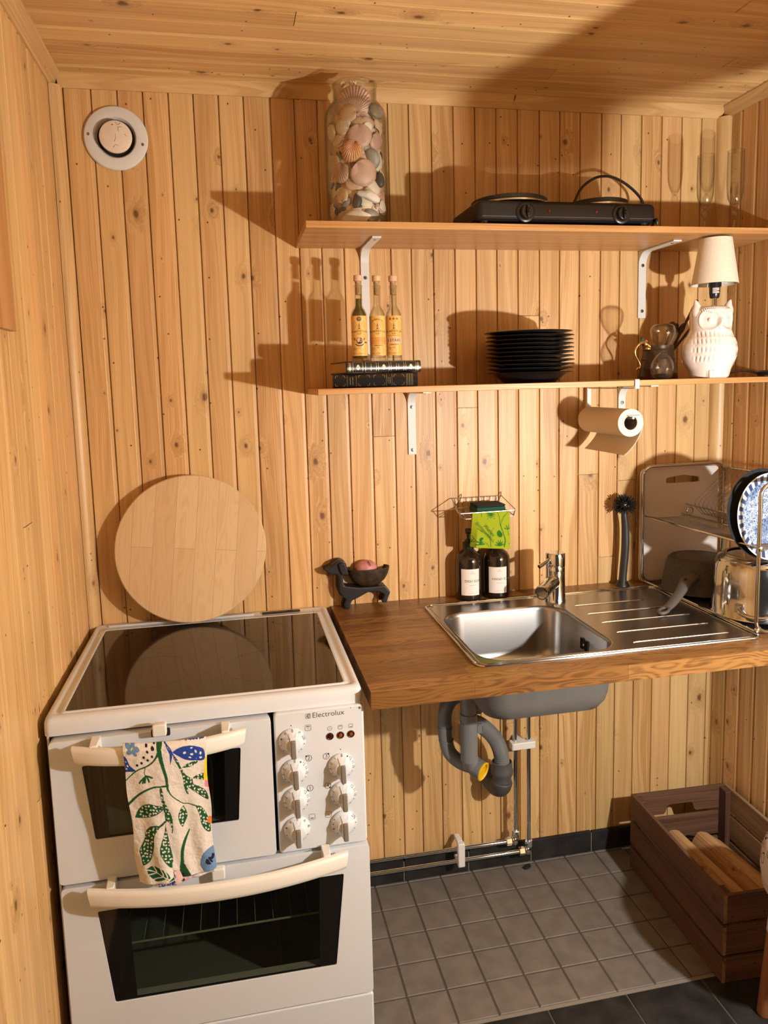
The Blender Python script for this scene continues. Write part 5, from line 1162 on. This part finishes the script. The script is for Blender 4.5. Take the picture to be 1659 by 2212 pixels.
sk_ = part('socket', MB().lathe([(0,.2045),(.0095,.2045),(.0118,.2075),(.0131,.219),(.0134,.233),(.0160,.2335),(.0160,.2465),(.0125,.248),(.0125,.285),(0,.285)], 32, (NX0,NY0,OZ)), BLACK, owl)
fo = math.atan2(-1.9659-NY0, .382-NX0)+.28
lb = part('rating_label', wrap(MB().grid(lambda a,b: ((a-.5)*.0175,(b-.5)*.0135,0), 12, 1), NX0, NY0, .01375, fo, OZ+.2235), simple('silver_label', (.55,.52,.48), .4), sk_)
part('label_print', wrap(MB().join(lettering('C€'.replace('€','E'), .0075).move(-.003,-.001,0)).join(faint(.016,.0011,2).move(0,.0045,0)).join(faint(.008,.0035,5).move(.0065,-.001,0)), NX0, NY0, .0139, fo, OZ+.2235), INK, lb, smooth=0)
sh = [(.0570,.2395),(.0388,.3545)]
shm = MB().loft([[(NX0+r*math.cos(2*PI*k/72), NY0+r*math.sin(2*PI*k/72), OZ+z) for k in range(72)] for r,z in (sh[0],sh[1],(sh[1][0]-.0012,sh[1][1]),(sh[0][0]-.0012,sh[0][1]),sh[0])], False, False)
part('shade', shm, SHADE, owl)
spd = MB()
for k in range(3): a = k*2*PI/3+.4; spd.tube([(NX0+.018*math.cos(a),NY0+.018*math.sin(a),OZ+.2475),(NX0+.0555*math.cos(a),NY0+.0555*math.sin(a),OZ+.2465)], .0014, 6)
part('shade_ring', spd, WHITE, owl)
cdp = smooth_curve([(OX+.040,OY+.035,OZ+.012),(1.675,-.185,OZ+.007),(1.700,-.19,OZ+.0125),(1.722,-.20,OZ+.0165),(1.740,-.212,OZ+.014),(1.748,-.225,OZ+.010),(1.752,-.235,OZ+.006)], 6)
co = part('power_cord', MB().tube(cdp, .0029, 8), BLACK, owl)
sw = MB().loft([[(p[0],p[1],z) for p in rrect(1.7420+i,1.7640-i,-.285+i,-.233-i,.006,4)] for i,z in ((.003,OZ-.011+.0115),(0,OZ+.004),(0,OZ+.012),(.003,OZ+.016))])
part('cord_switch', sw, BLACK, co)

# ------------------------------------------------------------------ hourglass
HX, HY = 1.4745, -.226
hg = thing('hourglass', 'clear glass hourglass at the front of the lower shelf', 'hourglass', (HX, HY, S2))
def hgp(t): return [(r*.85-t, z) for r,z in ((.0135,.0012),(.022,.0035),(.0300,.0115),(.0342,.0235),(.0345,.030),(.0310,.0435),(.022,.0565),(.011,.0655),(.0042,.0695),(.0042,.0715),(.011,.0765),(.0235,.0890),(.0325,.1030),(.0368,.1170),(.0364,.1255),(.0320,.1340),(.0220,.1392),(.010,.1408))]
A_ = smooth_curve([(r,0,z) for r,z in hgp(0)], 4); B_ = smooth_curve([(max(.0012,r),0,z+.0006) for r,z in hgp(.0012)], 4)
part('outer_glass', MB().lathe([(0,.0006)]+[(p.x,p.z) for p in A_]+[(0,.1410)], 64, (HX,HY,S2+.0003)), CLEAR, hg, smooth=60)
part('inner_glass', MB().lathe([(0,.0020)]+[(p.x,p.z) for p in B_ if .0022 < p.z < .1396]+[(0,.1398)], 64, (HX,HY,S2+.0003)), THINGL, hg, smooth=60)
m, nt, b = newmat('dark_sand'); b.inputs['Base Color'].default_value = (.012,.010,.009,1); b.inputs['Roughness'].default_value = .9
part('sand', MB().lathe([(0,.0024),(.0100,.0028),(.0165,.0050),(.0215,.0095),(.018,.0115),(.01,.0135),(0,.0145)], 40, (HX,HY,S2+.0003)), m, hg, label='small heap of dark sand')

# ------------------------------------------------------------------ tankard with utensils
TX, TY = 1.5220, -.130
tk = thing('tankard', 'dark brown tankard with curled brass handle behind the hourglass', 'tankard', (TX, TY, S2))
TKM = simple('dark_copper_brown', (.045,.022,.013), .38, mottle=.4, mscale=40)
part('vessel', MB().lathe([(0,0),(.0500,0),(.0515,.004),(.0500,.010),(.0465,.030),(.0425,.055),(.0395,.075),(.0385,.083),(.0395,.087),(.0393,.090),(.0368,.090),(.0362,.083),(.0400,.055),(.0475,.010),(0,.006)], 56, (TX,TY,S2+.0003)), TKM, tk)
part('band', MB().lathe([(.0435,.051),(.0443,.053),(.0430,.057),(.0423,.055)], 48, (TX,TY,S2), cap=False).lathe([(.0400,.0765),(.0408,.078),(.0400,.0805),(.039,.079)], 48, (TX,TY,S2), cap=False), TKM, tk)
hdl = smooth_curve([(TX-.033,TY-.016,1.5225),(1.4740,TY-.010,1.5335),(1.4620,TY-.006,1.5300),(1.4525,TY-.004,1.5170),(1.4540,TY-.002,1.5020),(1.4655,TY,1.4845),(1.4695,TY,1.4730),(1.4645,TY,1.4650),(1.4605,TY,1.4665)], 6)
part('handle', MB().tube(hdl, list(np.interp(np.linspace(0,1,len(hdl)),[0,.1,.3,.8,1],[.0035,.0042,.0026,.0024,.0042])), 10).sphere((1.4770,TY-.012,1.5320),.0052,12,8,(1,.8,1.4)).sphere((TX-.038,TY-.014,1.5180),.0062,12,8,(1.6,1,.8)), BRASS, tk)
def stick(label, a, b, r0, r1, mat=BEECH):
    return solo('wooden_stick', MB().tube([a, Vector(a).lerp(Vector(b),.5), b], [r0,(r0+r1)/2,r1], 10), mat, a, label, 'utensil', 'utensils in the tankard', bevel=.0006)
DKW = simple('dark_wood', (.075,.038,.024), .55); BLKW = simple('black_wood', (.02,.014,.012), .5)
stick('long brown stick leaning from the tankard behind the owl ear', (1.5300,-.124,1.45), (1.6560,-.100,1.6490), .0032, .0040, DKW)
stick('shorter brown stick leaning from the tankard behind the owl head', (1.5280,-.115,1.46), (1.6660,-.090,1.5980), .0032, .0040, DKW)
def spoon(label, base, tip, w, l, mat, tilt=0):
    t = thing('wooden_spoon', label, 'utensil', base, 'utensils in the tankard'); B, T = Vector(base), Vector(tip); d = (T-B).normalized()
    part('handle', MB().tube([B, T-d*l*.8], [.0035,.003], 8), mat, t)
    M = Matrix.Translation(T-d*l*.45) @ d.to_track_quat('Z','Y').to_matrix().to_4x4() @ Matrix.Rotation(tilt,4,'Z')
    part('bowl', MB().sphere((0,0,0), 1, 20, 14, (w/2,.004,l/2)).tf(M), mat, t)
spoon('brown wooden spoon behind the hourglass top', (1.525,-.118,1.45), (1.5800,-.105,1.5900), .026, .036, DKW, .5)
spoon('black wooden spoon beside the brown spoon in the tankard', (1.530,-.12,1.45), (1.5960,-.100,1.5860), .017, .034, BLKW, .4)
spoon('black wooden spoon nearest the sticks in the tankard', (1.535,-.13,1.45), (1.6110,-.108,1.5850), .017, .034, BLKW, .4)
lf = MB().prism(rpoly([(1.4905,1.505),(1.4790,1.5500),(1.4840,1.5520),(1.5080,1.520),(1.5080,1.500)], .001, 2), 'y', -.115, -.1115)
o = solo('spatula', lf, simple('dark_green_plastic', (.02,.024,.018), .5), (1.50,-.113,1.50), 'dark spatula with an orange edge sticking out left of the tankard', 'utensil')
part('orange_edge', MB().prism([(1.4905,1.5425),(1.4950,1.5425),(1.5085,1.5215),(1.5040,1.5200)], 'y', -.1175, -.1150), simple('orange_plastic', (.55,.10,.03), .5), o)

# ------------------------------------------------------------------ paper towel holder and roll
RXc, RZc = 1.3740, 1.3290
hd = thing('towel_holder', 'white metal paper towel holder clipped on the lower shelf', 'holder', (1.381, -.26, S2))
HX0, HX1 = 1.3755, 1.3875
cl2 = MB().box(HX0,HX1,-.2665,-.2635,S2-.0215,S2+.0022).box(HX0,HX1,-.2650,-.12,S2+.0004,S2+.0022).box(HX0-.0005,HX1+.0005,-.2650,-.018,S2-.0215,S2-.0187)
part('shelf_clip', cl2, WHITE, hd, bevel=.0008)
part('rear_arm', MB().box(HX0-.004,HX1-.004,-.0200,-.0172,RZc-.004,S2-.0190), WHITE, hd, bevel=.0008)
part('rod', MB().tube([(RXc+.004,-.0185,RZc+.0125),(RXc+.004,-.256,RZc+.0125)], .0034, 10).prism(rrect(RXc-.010,RXc+.026,RZc+.0165,RZc+.0185,.0008,2), 'y', -.260,-.2535), WHITE, hd)
rl = thing('paper_towel_roll', 'nearly used white paper towel roll hanging under the lower shelf', 'paper towel', (RXc, -.17, RZc))
RY0, RY1 = -.250, -.030
tubep = [(.0352,RY0),(.0352,RY1),(.0185,RY1),(.0185,RY0)]
rollm = MB().loft([[(RXc+r*math.cos(2*PI*k/56), y, RZc+r*math.sin(2*PI*k/56)) for k in range(56)] for r,y in tubep+[tubep[0]]], False, False)
part('roll', rollm, PAPER, rl)
part('core', MB().loft([[(RXc+r*math.cos(2*PI*k/48), y, RZc+r*math.sin(2*PI*k/48)) for k in range(48)] for r,y in ((.0184,RY0+.0004),(.0184,RY1),(.0175,RY1),(.0175,RY0+.0004),(.0184,RY0+.0004))], False, False), simple('grey_card', (.20,.17,.14), .9), rl)
def sheet(a, b):
    L_ = b*.100; th = L_/.0362
    if th < .25: x, z = .0362*math.cos(-th), .0362*math.sin(-th)
    else:
        q = L_-.25*.0362; x0, z0_ = .0362*math.cos(-.25), .0362*math.sin(-.25); R = .130
        f = q/R; x = x0+R*(math.cos(f+.25)-math.cos(.25)); z = z0_-R*(math.sin(f+.25)-math.sin(.25))
    y = RY0+(RY1-RY0)*a
    if b > .82 and a > .86: y -= 0
    return (RXc+x, y+.004*max(0,b-.8)*math.sin(a*17), RZc+z)
sm_ = MB().grid(sheet, 40, 36)
o = part('loose_sheet', sm_, PAPER, rl); md = o.modifiers.new('thickness','SOLIDIFY'); md.thickness = .0008
o = None

# ------------------------------------------------------------------ dish rack with board, pan, pot and plates
dk = thing('dish_rack', 'chrome two tier dish rack at the right end of the worktop', 'dish rack', (1.67, -.28, CZ))
def loop(y, x0, x1, z0_, z1_, r=.028):
    return [(p[0], y, p[1]) for p in rrect(x0, x1, z0_, z1_, r, 7)]
RXR = 1.794
part('back_hoop', MB().tube(loop(-.046, 1.5345, RXR, CZ+.0075, 1.188), .0040, 12, True), STEELP, dk)
part('front_hoop', MB().tube(loop(-.512, 1.5470, RXR, CZ+.0075, 1.196), .0046, 14, True), STEELP, dk)
rl_ = MB()
for x in (1.5455, 1.788): rl_.tube([(x,-.046,CZ+.008),(x+.006*(x<1.6),-.512,CZ+.008)], .0034, 10)
for x in (1.548, 1.66): rl_.tube([(x-.006*(x<1.6),-.046,1.0440),(x,-.512,1.0490)], .0026, 8)
rl_.tube([(1.791,-.046,1.1750),(1.791,-.512,1.1800)], .0028, 8); rl_.tube([(1.672,-.046,1.072),(1.672,-.512,1.076)], .0022, 8)
part('side_rails', rl_, STEELP, dk)
tw_ = MB(); 
for k in range(46):
    y = -.060-k*.0099; h = .0001*k
    if -.452 < y < -.392: continue
    tw_.tube([(1.544,y,1.0445+h),(1.575,y,1.0385+h),(1.640,y,1.0380+h),(1.662,y,1.0435+h)], .0011, 6)
part('shelf_wires', tw_, WIRE, dk)
vw = MB()
for k in range(24):
    y = -.075-k*.0185
    if -.452 < y < -.392: continue
    vw.tube([(1.791,y,1.1775),(1.689,y,1.0900),(1.6815,y,1.0790),(1.6835,y,1.0680),(1.700,y,1.0500),(1.712,y,1.0430),(1.786,y,1.0420)], .0011, 6)
part('plate_wires', vw, WIRE, dk)
cu_ = MB().tube([(1.684+.010*math.cos(math.radians(a)), -.0485-.0001*a/30, 1.052+.0105*math.sin(math.radians(a))) for a in range(-120,250,20)], .0017, 8)
part('wire_curl', cu_, STEELP, dk)
for y, x in ((-.517,1.5485),(-.517,1.5485)):
    pass
rv = MB()
for z in (1.048, CZ+.0135): rv.join(MB().lathe([(0,-.0045),(.0062,-.0045),(.0062,.0045),(.0035,.0055),(0,.0058)], 16).tf(RX).move(1.549,-.5145,z))
part('rivets', rv, STEELP, dk)
tray = MB().prism(rrect(1.556,1.786,-.500,-.060,.012,4), 'z', CZ+.0012, CZ+.0032)
part('drip_tray', tray, STEEL, dk)

cbm = holed(rrect(1.5365,1.7885,CZ+.0005+.0005,1.1790,.016,5), [rpoly([(1.6165,1.1330),(1.6175,1.1490),(1.6700,1.1560),(1.7250,1.1480),(1.7270,1.1330)], .005, 3)], 'y', -.0310, -.0225)
solo('cutting_board', cbm, simple('white_polyethylene', (.56,.51,.49), .45), (1.66,-.0265,CZ+.001), 'white plastic cutting board with slot handle standing behind the dish rack', 'cutting board', bevel=.0015)

PNX, PNY = 1.640, -.160
STONE = simple('speckled_stone_coating', (.060,.056,.053), .6, mottle=.45, mscale=260)
pan = thing('frying_pan', 'grey stone coated frying pan lying upside down in the dish rack', 'pan', (PNX, PNY, CZ+.012))
pzb = CZ+.0125
part('pan_body', MB().lathe([(0,.0905),(.082,.0905),(.088,.0895),(.094,.0855),(.101,.070),(.108,.030),(.1125,.003),(.1150,.0),(.1120,.0),(.1090,.004),(.1045,.030),(.0975,.068),(.088,.084),(0,.0855)], 72, (PNX,PNY,pzb), sx=.86, sy=.86), STONE, pan)
part('base_disc', MB().lathe([(.0,.0906),(.070,.0906),(.072,.0898),(.0722,.0890)], 56, (PNX,PNY,pzb), sx=.86, sy=.86), simple('worn_base', (.095,.088,.082), .55, mottle=.3, mscale=200), pan)
hp2 = smooth_curve([(PNX-.064,PNY-.064,pzb+.052),(PNX-.094,PNY-.083,pzb+.045),(PNX-.128,PNY-.106,pzb+.024),(PNX-.166,PNY-.130,pzb+.006),(PNX-.192,PNY-.146,pzb+.000)], 6)
def flat_handle(pts, W, T):
    L_ = []
    for i,p in enumerate(pts):
        t = (pts[min(i+1,len(pts)-1)]-pts[max(i-1,0)]).normalized(); s_ = t.cross(Vector((0,0,1))).normalized(); u_ = s_.cross(t)
        w, h = W[i], T[i]; L_.append([tuple(p+s_*w*math.cos(2*PI*k/18)+u_*h*math.sin(2*PI*k/18)) for k in range(18)])
    return MB().loft(L_)
GREYH = simple('soft_grey_handle', (.085,.075,.068), .55)
qq = np.linspace(0,1,len(hp2))
part('handle', flat_handle(hp2, np.interp(qq,[0,.2,.5,.85,1],[.020,.019,.0135,.0125,.0125]), np.interp(qq,[0,.3,1],[.013,.0095,.007])), GREYH, pan)
e1, e2 = hp2[-1], hp2[-1]+Vector((-.030,-.022,-.0035))
s_ = (e2-e1).normalized(); n_2 = s_.cross(Vector((0,0,1))).normalized()
part('hanging_loop', MB().tube([tuple(e1+s_*(.016-.020*math.cos(2*PI*k/26))+n_2*.0105*math.sin(2*PI*k/26)) for k in range(26)], .0042, 10, True), GREYH, pan)
part('handle_screw', MB().lathe([(0,0),(.004,0),(.0035,.002),(0,.0022)], 14, (PNX-.099,PNY-.087,pzb+.0545)), GAP, pan)

QXc, QYc, qz = 1.649, -.384, CZ+.0125
pot = thing('steel_pot', 'shiny steel pot standing upside down at the front of the dish rack', 'pot', (QXc, QYc, qz))
part('pot_body', MB().lathe([(0,.145),(.072,.145),(.083,.1435),(.094,.136),(.0985,.126),(.1020,.105),(.1045,.06),(.1055,.006),(.1085,.003),(.1085,.0),(.1030,.0),(.1020,.05),(.095,.12),(.078,.138),(0,.140)], 96, (QXc,QYc,qz), sx=1.0, sy=1.0), STEELP, pot, smooth=50)
part('base_rim', MB().lathe([(.070,.1445),(.081,.1445),(.079,.1475),(.071,.1475)], 72, (QXc,QYc,qz), cap=False), STEEL, pot)
ha = math.radians(-128); ux_, uy_ = math.cos(ha), math.sin(ha); tx_, ty_ = -uy_, ux_
def hpnt(t, o_, z): return (QXc+ux_*(.1055+o_)+tx_*t, QYc+uy_*(.1055+o_)+ty_*t, qz+z)
hl = smooth_curve([hpnt(-.038,-.008,.030),hpnt(-.040,.006,.029),hpnt(-.034,.024,.026),hpnt(-.012,.033,.022),hpnt(.012,.033,.022),hpnt(.034,.024,.026),hpnt(.040,.006,.029),hpnt(.038,-.008,.030)], 6)
part('loop_handle', MB().tube(hl, .0048, 14), STEELP, pot)
for t in (-.039,.039):
    part('handle_mount', MB().box(-.010,.010,-.002,.002,-.011,.011).tf(Matrix.Translation(hpnt(t,-.0055,.031)) @ Matrix.Rotation(ha+PI/2+t*5,4,'Z')).sphere(hpnt(t,-.002,.031),.0035,10,8), STEELP, pot, bevel=.001)

m, nt, b = newmat('blue_printed_china'); tc = nd(nt,'ShaderNodeTexCoord').outputs['Object']
s = nd(nt,'ShaderNodeSeparateXYZ',{0:tc}); rr_v = nd(nt,'ShaderNodeVectorMath',{0:comb(nt,s.outputs[0],0.0,s.outputs[2])},operation='LENGTH').outputs['Value']
w1 = noise(nt, tc, 55, 4, .7); wp = mth(nt,'SINE', mth(nt,'MULTIPLY_ADD', w1, 60.0, mth(nt,'MULTIPLY',s.outputs[2],260.0)))
vor = nd(nt,'ShaderNodeTexVoronoi',{'Vector':tc,'Scale':75.0},feature='DISTANCE_TO_EDGE').outputs['Distance']
f = mth(nt,'ADD', sstep(nt,wp,-.3,.7), mth(nt,'MULTIPLY',sstep(nt,vor,.0,.12,1.0,0.0),.5), clamp=True)
c = mixc(nt, f, (.055,.10,.24), (.42,.52,.62)); c = mixc(nt, sstep(nt, noise(nt,tc,22,2), .50,.60), c, mixc(nt, f, (.03,.06,.17), (.20,.29,.44)))
an = mth(nt,'SINE', mth(nt,'MULTIPLY', mth(nt,'ARCTAN2', s.outputs[2], s.outputs[0]), 30.0))
rimc = mixc(nt, sstep(nt, an, -.2, .3), (.03,.05,.13), (.35,.42,.50))
c = mixc(nt, sstep(nt, rr_v, .0830, .0845), c, rimc); c = mixc(nt, sstep(nt, rr_v, .1010, .1020), c, (.55,.60,.64))
nt.links.new(c, b.inputs['Base Color']); b.inputs['Roughness'].default_value = .12
def stand_plate(r, th=.0028): return MB().lathe([(0,0),(r*.60,0),(r*.63,.0010),(r*.70,.004),(r*.97,.0130),(r,.0148),(r*.985,.0162),(r*.72,.0068),(r*.62,.0036),(0,.0034)], 96).tf(RX)
solo('blue_plate', stand_plate(.1045), m, (1.6330,-.432,1.1040), 'blue and white patterned plate standing in the dish rack', 'plate', rot=(math.radians(-7),0,math.radians(6)), smooth=40)
solo('dark_plate', stand_plate(.1090), simple('dark_slate_glaze', (.025,.030,.036), .15), (1.6270,-.408,1.1075), 'dark plate standing behind the blue patterned plate', 'plate', rot=(math.radians(-8),0,math.radians(6)), smooth=40)

# ------------------------------------------------------------------ wooden crate with split logs
cr8 = thing('wooden_crate', 'brown stained slatted wooden crate on the floor in the right corner', 'crate', (1.623, -.327, 0), rot=(0,0,math.radians(-2.2)))
hw, hl_ = .1525, .2235; TH = .0095
rows = [(.001,.0640),(.0735,.1455),(.1560,.2270)]
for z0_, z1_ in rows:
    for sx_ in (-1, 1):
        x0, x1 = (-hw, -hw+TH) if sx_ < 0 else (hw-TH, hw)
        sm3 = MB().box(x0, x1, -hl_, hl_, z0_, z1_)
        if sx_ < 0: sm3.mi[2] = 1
        part('side_slat', sm3, [CRATE_Y if sx_ < 0 else CRATE_P, CRATE_P], cr8, bevel=.0012)  # right slats and the left slats' front ends take the paler wood
for i, (z0_, z1_) in enumerate(rows):
    for sy_ in (-1, 1):
        y0, y1 = (-hl_+.0006, -hl_+TH) if sy_ < 0 else (hl_-TH, hl_-.0006)
        if i == 2:
            lw = [(-hw+TH,z0_),(-.052,z0_),(-.046,z0_+.006),(-.040,z0_+.024),(-.034,z0_+.028),(.034,z0_+.028),(.040,z0_+.024),(.046,z0_+.006),(.052,z0_),(hw-TH,z0_),(hw-TH,z1_),(-hw+TH,z1_)]
            mbx = MB().prism(lw if sy_ > 0 else [(-hw+TH,z0_),(hw-TH,z0_),(hw-TH,z1_),(-hw+TH,z1_)], 'y', y0, y1)
        else: mbx = MB().box(-hw+TH+.0003, hw-TH-.0003, y0, y1, z0_, z1_)
        part('end_slat', mbx, CRATE, cr8, bevel=.0010)
for sx_ in (-1,1):
    for sy_ in (-1,1):
        x0 = sx_*(hw-TH-.0003); y0 = sy_*(hl_-TH-.0003)
        part('corner_post', MB().box(min(x0,x0-sx_*.017), max(x0,x0-sx_*.017), min(y0,y0-sy_*.033), max(y0,y0-sy_*.033), .012, .2235), CRATE_Z, cr8, bevel=.0012)
for k in range(4):
    x = -hw+TH+.004+k*.0715; part('bottom_slat', MB().box(x, x+.062, -hl_+TH+.0005, hl_-TH-.0005, .001, .0105), CRATE_Y, cr8, bevel=.001)
def log(label, a, b, prof_, seed):
    A, B = Vector(a), Vector(b); d = (B-A).normalized(); s_ = d.cross(Vector((0,0,1))).normalized(); u_ = s_.cross(d); R = random.Random(seed); L_ = []; n = 9
    jit = [R.uniform(-.0028,.0028) for _ in prof_]
    for i in range(n):
        t = i/(n-1); L_.append([tuple(A.lerp(B,t)+s_*(p[0]*(1-.06*t)+jit[k]*(1+.4*math.sin(3*t+k)))+u_*(p[1]+jit[-k]*(1+.5*math.cos(4*t+k)))) for k,p in enumerate(prof_)])
    return solo('firewood_log', MB().loft(L_), LOGM, a, label, 'firewood', 'split logs in the crate', smooth=8)
log('split pine log lying along the left side inside the crate', (1.575,-.165,.105), (1.545,-.505,.150), [(-.030,.010),(-.022,.026),(-.008,.035),(.004,.034),(.018,.022),(.030,.006),(.026,-.026),(-.022,-.030)], 3)
log('wide split pine log lying in the middle of the crate', (1.665,-.185,.085), (1.628,-.515,.142), [(-.048,.018),(-.030,.032),(-.006,.040),(.010,.047),(.022,.044),(.044,.010),(.038,-.028),(-.034,-.032)], 8)
log('low split pine log lying under the other logs in the crate', (1.62,-.16,.036), (1.605,-.50,.048), [(-.085,-.02),(-.07,.010),(.0,.014),(.08,.010),(.085,-.02),(0,-.024)], 12)

# ------------------------------------------------------------------ stool at the right edge
sl = thing('padded_stool', 'low stool with floral cover and turned wooden legs beside the crate', 'stool', (1.588, -.745, 0))
SCX, SCY = 1.588, -.745
m, nt, b = newmat('floral_cover'); tc = nd(nt,'ShaderNodeTexCoord').outputs['Object']
v1 = nd(nt,'ShaderNodeTexVoronoi',{'Vector':tc,'Scale':38.0},feature='F1').outputs['Distance']; e1_ = sstep(nt, mth(nt,'ABSOLUTE', mth(nt,'SUBTRACT', v1, .42)), .02, .05, 1.0, 0.0)
n5 = noise(nt, tc, 30, 2); zsep = nd(nt,'ShaderNodeSeparateXYZ',{0:tc}).outputs[2]
c = mixc(nt, e1_, (.62,.56,.52), (.05,.045,.05)); c = mixc(nt, mth(nt,'MULTIPLY',sstep(nt,n5,.58,.64),.6), c, (.25,.12,.17)); 
c = mixc(nt, sstep(nt, zsep, .372, .378), (.52,.47,.39), c); nt.links.new(c, b.inputs['Base Color']); b.inputs['Roughness'].default_value = .9
part('seat_cushion', MB().lathe([(0,.322),(.115,.322),(.135,.330),(.150,.352),(.1545,.385),(.153,.415),(.145,.440),(.128,.452),(.08,.459),(0,.461)], 64, (SCX,SCY,0)), m, sl, smooth=60)
for k, (bx_, by_) in enumerate(((1.5000,-.640),(1.690,-.665),(1.59,-.875))):
    tx2, ty2 = SCX+(bx_-SCX)*.82, SCY+(by_-SCY)*.82
    lg_ = part('leg', MB().tube([(bx_,by_,.0005),(bx_,by_,.006),(bx_+(tx2-bx_)*.5,by_+(ty2-by_)*.5,.17),(tx2,ty2,.328)], [.0125,.0150,.0160,.0165], 20), BEECH, sl)
    part('white_sleeve', MB().tube([(bx_+(tx2-bx_)*.62,by_+(ty2-by_)*.62,.212),(tx2,ty2,.328)], [.0170,.0180], 20), simple('pale_sleeve', (.58,.54,.47), .7), lg_)

sc_ = MB().prism(rpoly([(1.166,-.040),(1.178,-.031),(1.190,-.028),(1.193,-.036),(1.186,-.043),(1.172,-.046)], .002, 3), 'z', .0004, .007)
solo('black_scrap', sc_, GAP, (1.18,-.037,.0005), 'small black scrap on the floor below the upright water pipes', 'scrap', bevel=.0015)

# ------------------------------------------------------------------ added stand right of the camera, out of view, that shades the ceiling
fl_ = thing('shadow_stand', 'added unseen stand holding a panel that shades ceiling and wall', 'lamp', (1.56,-1.72,0))
part('stand_foot', MB().lathe([(0,0),(.12,0),(.12,.012),(.02,.022),(0,.022)], 40, (1.56,-1.72,.001)), BLACKM, fl_)
part('pole', MB().tube(smooth_curve([(1.56,-1.72,.02),(1.56,-1.72,.9),(1.55,-1.71,1.30),(1.52,-1.60,1.52),(1.46,-1.35,1.62),(1.43,-1.102,1.64)],6), .007, 10), BLACKM, fl_)
hm = MB(); HD = .40
pl = [(-.395,.50),(-.11,.52),(-.085,.645),(-.017,.69),(.07,.76),(.1625,.854),(.26,.96),(.30,1.10),(-.395,1.10)]  # added plate, outline shaped to cast the dark band on ceiling and back wall
front = [(LAMP.x+HD*p[0], LAMP.y+HD, LAMP.z+HD*p[1]) for p in pl]
hm.loft([front,[(p[0],p[1]+.003,p[2]+.001) for p in front]])
part('shadow_panel', hm, BLACKM, fl_, smooth=0)
